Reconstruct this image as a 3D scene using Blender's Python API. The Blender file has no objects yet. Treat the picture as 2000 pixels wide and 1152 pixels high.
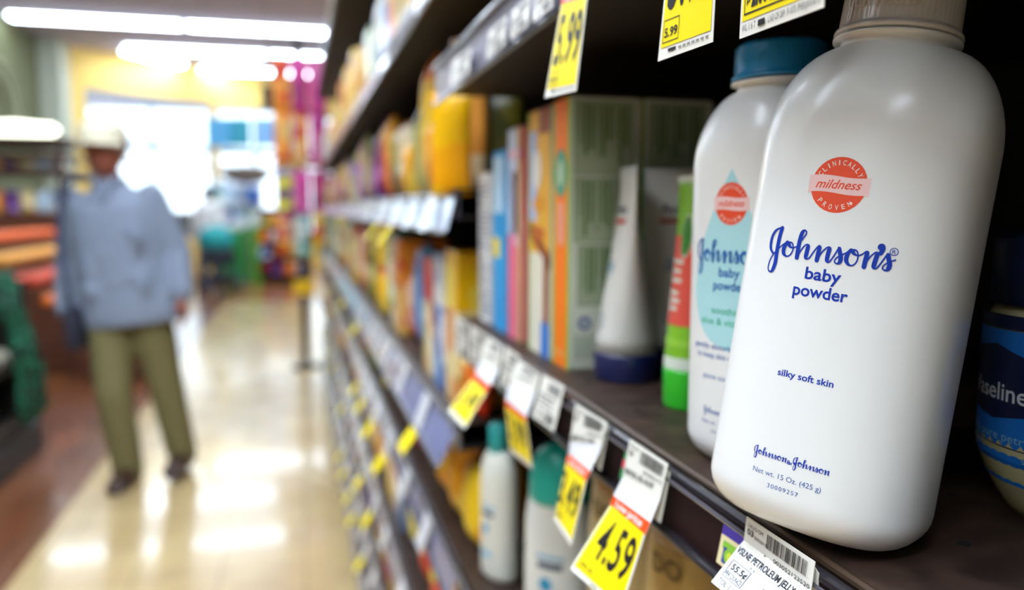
import bpy, bmesh, math, random
from mathutils import Vector, Matrix
R = random.Random(7)
C = bpy.context.scene.collection
scn = bpy.context.scene
# ------------------------------------------------------------------ camera, world, light, exposure
F_PX, CX, CY, EYE = 1574.0, 1000.0, 576.0, 1.34
yaw, pitch = math.atan(420/F_PX), -math.atan(168/F_PX)
fw = Vector((math.sin(yaw)*math.cos(pitch), math.cos(yaw)*math.cos(pitch), math.sin(pitch)))
rt = Vector((math.cos(yaw), -math.sin(yaw), 0)); up = rt.cross(fw)
cd = bpy.data.cameras.new('camera'); cam = bpy.data.objects.new('camera', cd); C.objects.link(cam)
cam.matrix_world = Matrix(((rt.x, up.x, -fw.x, 0), (rt.y, up.y, -fw.y, 0), (rt.z, up.z, -fw.z, EYE), (0, 0, 0, 1)))
cd.sensor_width = 36; cd.lens = F_PX/2000*36; cd.clip_start = .02; cd.clip_end = 200
cd.dof.use_dof = True; cd.dof.focus_distance = .297; cd.dof.aperture_fstop = 5.0
scn.camera = cam
scn.view_settings.view_transform = 'Standard'; scn.view_settings.look = 'None'
scn.view_settings.exposure = .66; scn.view_settings.gamma = 1; scn.view_settings.use_curve_mapping = False
LAMP = 15.0      # strength of the fluorescent tubes
w = bpy.data.worlds.new('sky'); scn.world = w; w.use_nodes = True
w.node_tree.nodes['Background'].inputs[0].default_value = (.72, .88, 1, 1)
w.node_tree.nodes['Background'].inputs[1].default_value = 2.2

def ray(px, py):
    return rt*((px-CX)/F_PX) - up*((py-CY)/F_PX) + fw
def onX(px, py, x): v = ray(px, py); v = v*(x/v.x); return Vector((v.x, v.y, v.z+EYE))
def onY(px, py, y): v = ray(px, py); v = v*(y/v.y); return Vector((v.x, v.y, v.z+EYE))
def onZ(px, py, z): v = ray(px, py); v = v*((z-EYE)/v.z); return Vector((v.x, v.y, v.z+EYE))

# ------------------------------------------------------------------ materials
MC = {}
def lin(c):
    if isinstance(c, str):
        c = [int(c[i:i+2], 16)/255 for i in (0, 2, 4)]
    return tuple(((x+.055)/1.055)**2.4 if x > .04045 else x/12.92 for x in c)
def mat(c, rough=.5, metal=0, spec=.5, coat=0, bump=0, bscale=200, emit=None, alpha=None, sss=0, trans=0):
    key = (str(c), rough, metal, spec, coat, bump, bscale, emit, alpha, sss, trans)
    if key in MC: return MC[key]
    m = bpy.data.materials.new('m'); m.use_nodes = True; nt = m.node_tree; b = nt.nodes['Principled BSDF']
    col = (*lin(c), 1)
    b.inputs['Base Color'].default_value = col; b.inputs['Roughness'].default_value = rough
    b.inputs['Metallic'].default_value = metal; b.inputs['Specular IOR Level'].default_value = spec
    b.inputs['Coat Weight'].default_value = coat; b.inputs['Coat Roughness'].default_value = .15
    if sss:
        b.inputs['Subsurface Weight'].default_value = sss; b.inputs['Subsurface Radius'].default_value = (.01, .01, .009); b.inputs['Subsurface Scale'].default_value = .3
    if emit:
        b.inputs['Emission Color'].default_value = col; b.inputs['Emission Strength'].default_value = emit
    if trans: b.inputs['Transmission Weight'].default_value = trans
    if alpha is not None:     # thin clear film: mostly see-through with a gloss
        tr = nt.nodes.new('ShaderNodeBsdfTransparent'); mx = nt.nodes.new('ShaderNodeMixShader'); mx.inputs[0].default_value = alpha
        nt.links.new(tr.outputs[0], mx.inputs[1]); nt.links.new(b.outputs[0], mx.inputs[2]); nt.links.new(mx.outputs[0], nt.nodes['Material Output'].inputs[0])
    if bump:
        tc = nt.nodes.new('ShaderNodeTexCoord'); n = nt.nodes.new('ShaderNodeTexNoise'); n.inputs['Scale'].default_value = bscale; n.inputs['Detail'].default_value = 4
        bp = nt.nodes.new('ShaderNodeBump'); bp.inputs['Strength'].default_value = bump; bp.inputs['Distance'].default_value = .01
        nt.links.new(tc.outputs['Object'], n.inputs['Vector']); nt.links.new(n.outputs[0], bp.inputs['Height']); nt.links.new(bp.outputs[0], b.inputs['Normal'])
    MC[key] = m; return m
def pmat(cols, scale=14, rough=.35, seed=0, stretch=(1, 1, 1)):
    """printed packaging: patches of the pack's own inks"""
    key = ('p', tuple(cols), scale, rough, seed, stretch)
    if key in MC: return MC[key]
    m = bpy.data.materials.new('m'); m.use_nodes = True; nt = m.node_tree; b = nt.nodes['Principled BSDF']
    tc = nt.nodes.new('ShaderNodeTexCoord'); mp = nt.nodes.new('ShaderNodeMapping'); mp.inputs['Scale'].default_value = stretch; mp.inputs['Location'].default_value = (seed*1.7, seed*.9, seed*2.3)
    v = nt.nodes.new('ShaderNodeTexVoronoi'); v.inputs['Scale'].default_value = scale; v.distance = 'CHEBYCHEV'
    sp = nt.nodes.new('ShaderNodeSeparateColor'); r = nt.nodes.new('ShaderNodeValToRGB'); r.color_ramp.interpolation = 'CONSTANT'
    el = r.color_ramp.elements
    while len(el) < len(cols): el.new(.5)
    for i, c in enumerate(cols): el[i].position = i/len(cols) if i else 0; el[i].color = (*lin(c), 1)
    nt.links.new(tc.outputs['Object'], mp.inputs[0]); nt.links.new(mp.outputs[0], v.inputs['Vector']); nt.links.new(v.outputs['Color'], sp.inputs[0])
    nt.links.new(sp.outputs[0], r.inputs[0]); nt.links.new(r.outputs[0], b.inputs['Base Color']); b.inputs['Roughness'].default_value = rough
    MC[key] = m; return m

# ------------------------------------------------------------------ object helpers
def tag(o, label=None, cat=None, group=None, kind=None):
    if label: o['label'] = label
    if cat: o['category'] = cat
    if group: o['group'] = group
    if kind: o['kind'] = kind
    return o
def thing(name, label, cat, loc=(0, 0, 0), rz=0, group=None):
    o = bpy.data.objects.new(name, None); C.objects.link(o); o.location = loc; o.rotation_euler = (0, 0, rz); o.empty_display_size = .05
    return tag(o, label, cat, group)
def mesh_obj(name, verts, faces, mats, parent=None, smooth=False, fm=None, label=None):
    me = bpy.data.meshes.new(name); me.from_pydata([tuple(v) for v in verts], [], faces); 
    for m in (mats if isinstance(mats, (list, tuple)) else [mats]): me.materials.append(m)
    if fm:
        for p, i in zip(me.polygons, fm): p.material_index = i
    if smooth: me.polygons.foreach_set('use_smooth', [True]*len(me.polygons))
    me.update(); o = bpy.data.objects.new(name, me); C.objects.link(o)
    if parent: o.parent = parent
    if label: o['label'] = label
    return o
def dup(root, loc, rz=0, label=None, group=None, scale=None):
    r = root.copy(); C.objects.link(r); r.location = loc; r.rotation_euler = (0, 0, rz)
    if scale: r.scale = scale
    if label: r['label'] = label
    if group: r['group'] = group
    for ch in list(root.children):
        c = ch.copy(); C.objects.link(c); c.parent = r
        for g in ch.children:
            d = g.copy(); C.objects.link(d); d.parent = c
    return r
class MB:
    def __init__(s): s.v = []; s.f = []; s.m = []
    def add(s, vs, fs, m=0):
        k = len(s.v); s.v += [Vector(v) for v in vs]; s.f += [tuple(i+k for i in f) for f in fs]; s.m += [m]*len(fs); return s
    def box(s, x0, x1, y0, y1, z0, z1, m=0, bev=0):
        if bev:
            bm = bmesh.new(); bmesh.ops.create_cube(bm, size=1)
            for v in bm.verts: v.co = Vector(((x0+x1)/2+v.co.x*(x1-x0), (y0+y1)/2+v.co.y*(y1-y0), (z0+z1)/2+v.co.z*(z1-z0)))
            bmesh.ops.bevel(bm, geom=bm.edges[:], offset=bev, segments=2, affect='EDGES', profile=.5)
            bm.verts.index_update(); s.add([v.co.copy() for v in bm.verts], [[v.index for v in f.verts] for f in bm.faces], m); bm.free(); return s
        v = [(x, y, z) for z in (z0, z1) for y in (y0, y1) for x in (x0, x1)]
        return s.add(v, [(0, 2, 3, 1), (4, 5, 7, 6), (0, 1, 5, 4), (2, 6, 7, 3), (0, 4, 6, 2), (1, 3, 7, 5)], m)
    def loft(s, rings, m=0, cap0=True, cap1=True):
        n = len(rings[0]); vs = [p for r in rings for p in r]; fs = []
        for i in range(len(rings)-1):
            for j in range(n):
                a = i*n+j; b_ = i*n+(j+1) % n; fs.append((a, b_, b_+n, a+n))
        if cap0: fs.append(tuple(range(n-1, -1, -1)))
        if cap1: fs.append(tuple((len(rings)-1)*n+j for j in range(n)))
        return s.add(vs, fs, m)
    def lathe(s, prof, n=28, m=0, c=(0, 0, 0), sx=1, sy=1):
        return s.loft([[Vector((c[0]+r*sx*math.cos(2*math.pi*j/n), c[1]+r*sy*math.sin(2*math.pi*j/n), c[2]+z)) for j in range(n)] for r, z in prof], m)
    def tube(s, pts, r, n=8, m=0):
        pts = [Vector(p) for p in pts]; rings = []
        for i, p in enumerate(pts):
            d = (pts[min(i+1, len(pts)-1)]-pts[max(i-1, 0)]).normalized(); a = d.orthogonal().normalized() if i == 0 else (a-d*a.dot(d)).normalized()
            b_ = d.cross(a); rr = r[i] if isinstance(r, (list, tuple)) else r
            rings.append([p+a*rr*math.cos(2*math.pi*j/n)+b_*rr*math.sin(2*math.pi*j/n) for j in range(n)])
        return s.loft(rings, m)
    def ball(s, c, r, m=0, n=10, sc=(1, 1, 1)):
        return s.lathe([(max(.0005, r*math.sin(math.pi*i/n)), -r*sc[2]*math.cos(math.pi*i/n)) for i in range(n+1)], n+4, m, c, sc[0], sc[1])
    def obj(s, name, mats, parent=None, smooth=False, label=None):
        return mesh_obj(name, s.v, s.f, mats, parent, smooth, s.m, label)
def struct(name, mb, m, smooth=False): return tag(mb.obj(name, m, None, smooth), kind='structure')

# ------------------------------------------------------------------ flat print mapped on a surface
TXT = {}
def text_poly(s, bold=0.0, shear=0.0, spacing=1.0):
    key = (s, bold, shear, spacing)
    if key in TXT: return TXT[key]
    cu = bpy.data.curves.new('t', 'FONT'); cu.body = s; cu.offset = bold; cu.shear = shear; cu.resolution_u = 4; cu.space_character = spacing; cu.size = 1
    o = bpy.data.objects.new('t', cu); C.objects.link(o)
    me = bpy.data.meshes.new_from_object(o.evaluated_get(bpy.context.evaluated_depsgraph_get()))
    bm = bmesh.new(); bm.from_mesh(me); bmesh.ops.triangulate(bm, faces=bm.faces[:]); bm.verts.index_update()
    vs = [(v.co.x, v.co.y) for v in bm.verts]; fs = [[v.index for v in f.verts] for f in bm.faces]; bm.free()
    bpy.data.objects.remove(o); bpy.data.curves.remove(cu); bpy.data.meshes.remove(me)
    x0 = min(v[0] for v in vs); x1 = max(v[0] for v in vs)
    TXT[key] = ([((x-x0)/(x1-x0), y) for x, y in vs], fs); return TXT[key]
def spline(pts, k=5):
    out = []; n = len(pts)
    for i in range(n-1):
        p0, p1, p2, p3 = pts[max(i-1, 0)], pts[i], pts[i+1], pts[min(i+2, n-1)]
        for j in range(k):
            t = j/k; out.append(tuple(.5*(2*p1[q]+(p2[q]-p0[q])*t+(2*p0[q]-5*p1[q]+4*p2[q]-p3[q])*t*t+(3*p1[q]-p0[q]-3*p2[q]+p3[q])*t**3) for q in (0, 1)))
    return out+[tuple(pts[-1])]
class Print:
    """collects 2-D shapes in the (u, v) of a surface; map(u, v, lift) puts them on it"""
    def __init__(s): s.v = []; s.f = []; s.m = []
    def add(s, vs, fs, m, lay=1):
        k = len(s.v); s.v += [(x, y, lay) for x, y in vs]; s.f += [tuple(i+k for i in f) for f in fs]; s.m += [m]*len(fs); return s
    def text(s, t, x0, x1, y, h, m, bold=.0, shear=0, lay=1, spacing=1, flip=1):
        """from x0 to x1 along u, baseline y, h = height of a capital (signed)"""
        vs, fs = text_poly(t, bold, shear, spacing); return s.add([(x0+(x1-x0)*a, y+b_*h/.73) for a, b_ in vs], fs, m, lay)
    def rect(s, x0, x1, y0, y1, m, lay=0, nx=1, ny=1):
        return s.add([(x0+(x1-x0)*i/nx, y0+(y1-y0)*j/ny) for j in range(ny+1) for i in range(nx+1)], [(j*(nx+1)+i, j*(nx+1)+i+1, (j+1)*(nx+1)+i+1, (j+1)*(nx+1)+i) for j in range(ny) for i in range(nx)], m, lay)
    def frame(s, x0, x1, y0, y1, t, m, lay=1, ty=None):
        ty = ty or t
        s.rect(x0, x1, y0, y0+ty, m, lay); s.rect(x0, x1, y1-ty, y1, m, lay); s.rect(x0, x0+t, y0, y1, m, lay); return s.rect(x1-t, x1, y0, y1, m, lay)
    def disc(s, x, y, rx, ry, m, lay=0, n=32, rings=3, r0=0):
        vs = []; fs = []
        for k in range(rings+1):
            q = r0+(1-r0)*k/rings
            vs += [(x+rx*q*math.cos(2*math.pi*j/n), y+ry*q*math.sin(2*math.pi*j/n)) for j in range(n)]
        for k in range(rings):
            for j in range(n): fs.append((k*n+j, k*n+(j+1) % n, (k+1)*n+(j+1) % n, (k+1)*n+j))
        return s.add(vs, fs, m, lay)
    def stroke(s, pts, wd, m, lay=1, thick=None, smooth=4, round_end=True):
        """a pen line; thick = width on downward strokes (v grows upward)"""
        p = spline(pts, smooth) if smooth else pts; ws = []; L = []
        for i in range(len(p)):
            a = p[max(i-1, 0)]; b_ = p[min(i+1, len(p)-1)]; dx, dy = b_[0]-a[0], b_[1]-a[1]; l = math.hypot(dx, dy) or 1; dx /= l; dy /= l
            w_ = wd if thick is None else wd+(thick-wd)*max(0, -dy)**1.5
            ws.append(w_); L.append((dx, dy))
        for _ in range(2): ws = [(ws[max(i-1, 0)]+ws[i]+ws[min(i+1, len(ws)-1)])/3 for i in range(len(ws))]
        vs = []; fs = []
        for (x, y), (dx, dy), w_ in zip(p, L, ws): vs += [(x-dy*w_/2, y+dx*w_/2), (x+dy*w_/2, y-dx*w_/2)]
        for i in range(len(p)-1): fs.append((2*i, 2*i+1, 2*i+3, 2*i+2))
        s.add(vs, fs, m, lay)
        if round_end:
            for i in (0, -1): s.disc(p[i][0], p[i][1], ws[i]/2, ws[i]/2, m, lay, 12, 1)
        return s
    def arc_text(s, t, cx, cy, r, a0, a1, h, m, lay=1, up=True, wch=.62, bold=.01):
        n = len(t)
        for i, ch in enumerate(t):
            a = math.radians(a0+(a1-a0)*(i/(n-1) if n > 1 else .5))
            vs, fs = text_poly(ch, bold); wd = h*wch*(.35 if ch == 'I' else 1)
            ux, uy = (math.sin(a), -math.cos(a)) if up else (-math.sin(a), math.cos(a)); nx, ny = (math.cos(a), math.sin(a)) if up else (-math.cos(a), -math.sin(a))
            s.add([(cx+math.cos(a)*r+ux*(x-.5)*wd+nx*(y*h/.73-h/2), cy+math.sin(a)*r+uy*(x-.5)*wd+ny*(y*h/.73-h/2)) for x, y in vs], fs, m, lay)
        return s
    def build(s, name, mats, parent, fn, step=.00012, label=None, cut=None):
        if cut:      # finer faces so that the print follows a curved sheet
            bm = bmesh.new(); vs = [bm.verts.new(v) for v in s.v]
            for f, m in zip(s.f, s.m):
                try: bm.faces.new([vs[i] for i in f]).material_index = m
                except ValueError: pass
            for _ in range(3):
                es = [e for e in bm.edges if (e.verts[0].co.xy-e.verts[1].co.xy).length > cut]
                if not es: break
                bmesh.ops.subdivide_edges(bm, edges=es, cuts=1); bmesh.ops.triangulate(bm, faces=bm.faces[:])
            bm.verts.index_update(); s.v = [tuple(v.co) for v in bm.verts]; s.f = [[v.index for v in f.verts] for f in bm.faces]; s.m = [f.material_index for f in bm.faces]; bm.free()
        return mesh_obj(name, [fn(x, y, (l+1)*step) for x, y, l in s.v], s.f, mats, parent, False, s.m, label)
LOGO = [[(-18.82,10.75),(-21.43,9.62),(-22.76,7.26),(-23.03,4.46),(-22.61,2.07),(-21.24,0.54)],
 [(-19.05,10.50),(-19.51,7.20),(-19.68,3.57),(-19.67,0.30),(-19.62,-3.15),(-20.42,-6.09),(-21.67,-6.52),(-22.45,-5.22),(-22.19,-2.41),(-20.99,0.33),(-19.02,2.71),(-17.03,4.63),(-15.59,5.53)],
 [(-15.82,5.33),(-16.83,3.18),(-16.63,0.98),(-15.08,0.06),(-13.61,0.99),(-13.00,3.26),(-13.64,5.12),(-14.80,5.34),(-14.83,4.31),(-13.56,3.50),(-11.64,4.19),(-10.74,5.77),(-9.23,8.22),(-8.74,9.77),(-9.57,10.46),(-10.45,9.43),(-10.87,6.70),(-10.97,3.32),(-10.94,0.02)],
 [(-10.94,0.02),(-9.71,3.07),(-8.31,5.11),(-7.30,4.92),(-7.36,2.91),(-7.45,0.73),(-6.84,0.07),(-5.96,0.75),(-4.56,3.42),(-3.36,5.22),(-2.90,4.74),(-3.03,2.45),(-3.11,0.02)],
 [(-3.11,0.02),(-1.74,3.10),(-0.10,5.11),(0.79,4.89),(0.64,2.75),(0.64,0.51),(1.47,-0.04),(2.67,2.02),(3.82,4.71),(4.15,5.60),(4.80,3.92),(5.45,2.06),(5.29,0.41),(4.37,-0.23),(3.46,0.33),(3.74,1.51),(4.98,2.71),(6.84,3.92),(8.56,5.24)],
 [(8.56,5.24),(7.58,3.63),(7.47,1.35),(8.80,-0.14),(10.30,0.13),(11.23,1.87),(11.13,4.26),(10.20,5.39),(9.29,5.14),(9.67,4.16),(11.24,3.60),(12.69,4.37),(13.72,5.34),(14.12,4.75),(13.98,2.57),(13.83,-0.07)],
 [(13.83,-0.07),(14.94,3.02),(16.66,5.35),(17.42,4.95),(17.19,2.86),(16.99,0.52),(17.57,-0.16),(18.32,0.50),(19.55,3.05),(20.41,5.00),(20.73,5.43),(21.30,3.62),(21.86,1.82),(21.57,0.21),(20.71,-0.31),(19.86,0.26),(20.15,1.41),(21.55,2.72),(23.30,3.74)],
 [(18.43,7.87),(19.02,7.32),(18.47,5.35)]]
# ================================================================== THE ROOM
Z = lambda z: EYE+z          # heights measured from eye level
CEIL = Z(2.9)
def node_floor(c1, c2, grout, size, rough, seed=0, plank=False):
    m = bpy.data.materials.new('floor_finish'); m.use_nodes = True; nt = m.node_tree; b = nt.nodes['Principled BSDF']
    tc = nt.nodes.new('ShaderNodeTexCoord'); mp = nt.nodes.new('ShaderNodeMapping'); mp.inputs['Rotation'].default_value = (0, 0, math.pi/2 if plank else 0)
    br = nt.nodes.new('ShaderNodeTexBrick'); br.offset = .5 if plank else 0; br.inputs['Scale'].default_value = 1
    br.inputs['Color1'].default_value = (*lin(c1), 1); br.inputs['Color2'].default_value = (*lin(c2), 1); br.inputs['Mortar'].default_value = (*lin(grout), 1)
    br.inputs['Brick Width'].default_value = size[0]; br.inputs['Row Height'].default_value = size[1]; br.inputs['Mortar Size'].default_value = .003
    n = nt.nodes.new('ShaderNodeTexNoise'); n.inputs['Scale'].default_value = 3; mx = nt.nodes.new('ShaderNodeMixRGB'); mx.blend_type = 'OVERLAY'; mx.inputs[0].default_value = .35
    nt.links.new(tc.outputs['Object'], mp.inputs[0]); nt.links.new(mp.outputs[0], br.inputs['Vector']); nt.links.new(tc.outputs['Object'], n.inputs['Vector'])
    nt.links.new(br.outputs[0], mx.inputs[1]); nt.links.new(n.outputs[0], mx.inputs[2]); nt.links.new(mx.outputs[0], b.inputs['Base Color'])
    b.inputs['Roughness'].default_value = rough; b.inputs['Coat Weight'].default_value = .42; b.inputs['Coat Roughness'].default_value = .08
    return m
struct('floor', MB().box(-1.03, 3.2, -4, 12.2, -.1, 0), node_floor('c2a876', 'cab080', 'a08c64', (.305, .305), .22))
struct('floor', MB().box(-7.5, -1.03, -4, 26, -.1, 0), node_floor('6b3a1c', '7e4a26', '3a2010', (1.2, .14), .25, plank=True))
struct('floor', MB().box(-1.03, 6, 12.2, 26, -.1, 0), node_floor('a06a3c', '8f5c34', '6b4526', (1.2, .2), .25, plank=True))
struct('ceiling', MB().box(-7.6, 6.1, -4, 26, CEIL, CEIL+.1), mat('c0b8cc', .8))
struct('wall_right', MB().box(3.2, 3.3, -4, 26, 0, CEIL), mat('8a8478', .8))
struct('wall_back', MB().box(-7.5, 3.2, -4.1, -4, 0, CEIL), mat('8a8478', .8))
struct('wall_far', MB().box(-7.6, -4.2, 16.25, 16.35, 0, CEIL), mat('9a9c82', .8))
# olive wall on the produce side with a moulded arch
LW = -4.15
struct('wall_left', MB().box(LW-.1, LW, 9.0, 16.3, 0, CEIL), mat('5f6342', .8))
struct('wall_side', MB().box(-7.6, LW, 8.9, 9.0, 0, CEIL), mat('5f6342', .8))
struct('wall_outer', MB().box(-7.6, -7.5, -4, 9, 0, CEIL), mat('c9c0a8', .8))
mb = MB()
for r0 in (.95, .72):
    mb.tube([(LW+.03, 13.3+r0*math.cos(a), 2.55+r0*math.sin(a)) for a in [math.pi*i/16 for i in range(17)]], .04)
struct('trim_arch', mb, mat('a9ad8e', .7), True)
struct('pillar', MB().box(LW-.02, LW+.34, 15.55, 16.2, 0, CEIL, bev=.01), mat('b9c0ae', .7))
# the yellow window wall, set at an angle
wd = Vector((.791, .611, 0)); wn = Vector((.611, -.791, 0)); W0 = Vector((-3.95, 16.3, 0))
def wall_pt(t, z, d=0): p = W0+wd*t-wn*d; return (p.x, p.y, z)
def wall_block(mb, t0, t1, z0, z1, d0=0, d1=.18, m=0):
    return mb.add([wall_pt(t, z, d) for z in (z0, z1) for d in (d0, d1) for t in (t0, t1)], [(0, 2, 3, 1), (4, 5, 7, 6), (0, 1, 5, 4), (2, 6, 7, 3), (0, 4, 6, 2), (1, 3, 7, 5)], m)
SILL, HEAD = .75, Z(2.2)
wins = [(.36, 2.95), (3.05, 5.0), (5.1, 6.6)]
mb = MB(); wall_block(mb, -.4, 9, HEAD, CEIL); wall_block(mb, -.4, 9, 0, SILL)
ts = [-.4]+[x for w_ in wins for x in w_]+[9]
for i in range(0, len(ts), 2): wall_block(mb, ts[i], ts[i+1], SILL, HEAD)
struct('wall_windows', mb, mat('f4d074', .7))
for i, (a, b) in enumerate(wins):
    mb = MB(); f = .06
    for (p, q, r_, s_) in ((a, b, SILL, SILL+f), (a, b, HEAD-f, HEAD), (a, a+f, SILL, HEAD), (b-f, b, SILL, HEAD), ((a+b)/2-.03, (a+b)/2+.03, SILL, HEAD), (a, b, 2.50, 2.64), (a, b, 2.2, 2.26)):
        wall_block(mb, p, q, r_, s_, .04, .11)
    wo = struct('window_%d' % (i+1), mb, mat('8a98a4', .4))
    g = MB(); wall_block(g, a, b, SILL, HEAD, .07, .076); g.obj('pane', mat('f4fbff', .02, alpha=.06), wo)
# street outside
struct('pavement', MB().add([wall_pt(-8, -.12, .4), wall_pt(14, -.12, .4), wall_pt(14, -.12, 30), wall_pt(-8, -.12, 30)], [(0, 1, 2, 3)]), mat('b9bcc0', .8))
def car(t, d, col, label):
    c = wall_pt(t, -.12, d); o = thing('car', label, 'car', c, math.atan2(wd.y, wd.x))
    prof = [(-2.1, .3), (-2.12, .75), (-1.5, .9), (-.9, 1.38), (.6, 1.4), (1.25, .95), (2.0, .8), (2.1, .35)]
    n = len(prof); mb = MB(); vs = [(x, y, z) for y in (-.85, .85) for x, z in prof]
    mb.add(vs, [tuple(range(n)), tuple(range(2*n-1, n-1, -1))]+[(i, i+n, (i+1) % n+n, (i+1) % n) for i in range(n)]); mb.obj('body', mat(col, .3, coat=.5), o)
    g = MB().box(-1.0, .7, -.865, -.855, .95, 1.3); g.obj('side_window', mat('20262c', .1), o)
    for x in (-1.3, 1.3):
        for y in (-.8, .8):
            MB().add(*(lambda k: ([(x+.32*math.cos(2*math.pi*j/16), y+dy, .32+.32*math.sin(2*math.pi*j/16)) for dy in (-.1, .1) for j in range(16)], [tuple(range(16)), tuple(range(31, 15, -1))]+[(j, j+16, (j+1) % 16+16, (j+1) % 16) for j in range(16)]))(0)).obj('wheel', mat('1a1a1c', .7), o)
car(4.3, 3.6, '6c655e', 'dark grey-brown car parked outside the shop windows')

# ceiling tube lights: rows run across the aisles, each fixture about 2.4 m
k = 0
proto = None
ORD = 'first second third fourth fifth sixth seventh eighth ninth tenth eleventh twelfth thirteenth fourteenth fifteenth'.split()
ROWS = [18.0, 15.95, 13.8, 9.6, 7.5, 5.4, 3.3, 1.9, 1.15, .4, -.35, -1.1, -1.85]  # unseen rows nearest the powder shelf are added closer together to brighten it
for iy, y in enumerate(ROWS):
    for ix, x in enumerate({18.0: [None, -.62, 1.84], 15.95: [None, -1.65, .81]}.get(y, [-2.83, -.37, 2.09])):
        if x is None or (2.3 < y < 7 and x != -.37) or (y < 2.3 and x > 2) or (x < -2 and y in (1.9, .4, -1.1)): continue  # left column on some near rows is added to light the bottle fronts
        lab = 'long white ceiling tube light, %s row from the yellow wall, %s' % (ORD[iy], ['over the produce side', 'over the aisle', 'over the shelving'][ix])
        if proto is None:
            proto = thing('ceiling_light', lab, 'ceiling light', (x, y, CEIL), 0, 'tube lights on the ceiling')
            MB().box(-1.2, 1.2, -.16, .16, -.05, -.001, bev=.004).obj('housing', mat('e8e8ee', .5), proto)
            MB().box(-1.18, 1.18, -.14, .14, -.085, -.051, bev=.012).obj('diffuser', mat('e4f1ff', .5, emit=LAMP), proto)
        else: dup(proto, (x, y, CEIL), 0, lab)

dl = dup(proto, (-2.5, 16.85, CEIL), math.radians(62), 'short slanting tube light closest to the yellow wall', scale=(.62, 1, 1))

# ================================================================== NEAR SHELVING
SX, SZ = .187, Z(-.129)      # front edge and top of the powder shelf
BACK = .62
brown = mat('3b2a22', .35, metal=.3, bump=.04, bscale=900); dark = mat('1d1613', .6)
def deck_mat():
    m = bpy.data.materials.new('deck'); m.use_nodes = True; nt = m.node_tree; b = nt.nodes['Principled BSDF']
    tc = nt.nodes.new('ShaderNodeTexCoord'); n = nt.nodes.new('ShaderNodeTexNoise'); n.inputs['Scale'].default_value = 60; n.inputs['Detail'].default_value = 8
    r = nt.nodes.new('ShaderNodeValToRGB'); r.color_ramp.elements[0].color = (*lin('2a1d17'), 1); r.color_ramp.elements[1].color = (*lin('4a372c'), 1); r.color_ramp.elements[0].position = .35; r.color_ramp.elements[1].position = .7
    nt.links.new(tc.outputs['Object'], n.inputs['Vector']); nt.links.new(n.outputs[0], r.inputs[0]); nt.links.new(r.outputs[0], b.inputs['Base Color'])
    b.inputs['Roughness'].default_value = .5; b.inputs['Metallic'].default_value = .1; b.inputs['Specular IOR Level'].default_value = .3
    return m
DECK = deck_mat()
CLEAR = mat('303236', .25, spec=.3, alpha=.04)
def shelf(parent, y0, y1, ztop, x0=SX, rail_h=.034, strip=None, holes=False, lip=mat('4f3d2e', .35, metal=.4), drop=.004, slant=0):
    """a steel deck with a rolled lip; the price channel is its sub-part"""
    mb = MB(); mb.box(x0+.001, BACK, y0, y1, ztop-.003, ztop, 0)
    mb.tube([(x0+.0015, y0, ztop-.0025), (x0+.0015, y1, ztop-.0025)], .0024, 10, 1)
    mb.box(x0, x0+.003, y0, y1, ztop-.036, ztop-.002, 1); mb.box(x0+.003, BACK, y0, y1, ztop-.036, ztop-.032, 2)
    if holes:
        for i in range(int((y1-y0)/.045)):
            for j in range(5): mb.lathe([(.0026, 0), (.0026, .0003)], 10, 3, (x0+.022+j*.075+(.0375 if i % 2 else 0), y0+.02+i*.045, ztop))
    s_ = mb.obj('shelf', [DECK, lip, dark, mat('080605', .9)], parent)
    zt = ztop-drop; r_ = MB(); xx = x0-.001
    r_.add([(x_-(slant if z_ else 0), y_, zt-.002-z_*(rail_h-.002)) for z_ in (0, 1) for x_ in (xx-.0012, xx) for y_ in (y0, y1)], [(0, 1, 3, 2), (4, 6, 7, 5), (0, 4, 5, 1), (2, 3, 7, 6), (0, 2, 6, 4), (1, 5, 7, 3)], 0)
    for dz in (0, -rail_h): r_.tube([(xx-.003-(slant if dz else 0), y0, zt+dz-.001), (xx-.003-(slant if dz else 0), y1, zt+dz-.001)], .0026, 10, 1)
    r_.tube([(xx-.0058, y0, zt-.0045), (xx-.0058, y1, zt-.0045)], .0011, 8, 2)
    if not slant: r_.box(xx-.0056, xx-.0052, y0, y1, zt-rail_h+.001, zt-.004, 3)
    ch = r_.obj('price_channel', [strip or mat('2a1417', .55, spec=.15), mat('26242a', .25, coat=.4), mat('55525c', .2, coat=.6), CLEAR], s_)
    return s_
unit = thing('shelving_unit', 'dark brown store shelving holding the baby powder bottles', 'shelving', (0, 0, 0))
shelf(unit, -.45, .945, SZ, holes=True)
shelf(unit, -.45, .945, Z(.167), x0=.163, rail_h=.042, strip=mat('8e8aa0', .4))
shelf(unit, -.45, .945, Z(-.437)); shelf(unit, -.45, .945, Z(-.78)); shelf(unit, -.45, .945, Z(-1.2))
MB().box(BACK, BACK+.02, -.45, .945, 0, Z(.95)).obj('back_panel', mat('120d0b', .8), unit)
for y in (-.45, .925): MB().box(BACK-.045, BACK-.001, y, y+.02, 0, Z(.95)).obj('upright', dark, unit)
MB().box(SX+.02, BACK, -.45, .945, 0, Z(-1.24)).obj('base', dark, unit)
shelf(unit, -.45, .945, Z(.62), strip=mat('8e8aa0', .3))

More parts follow.
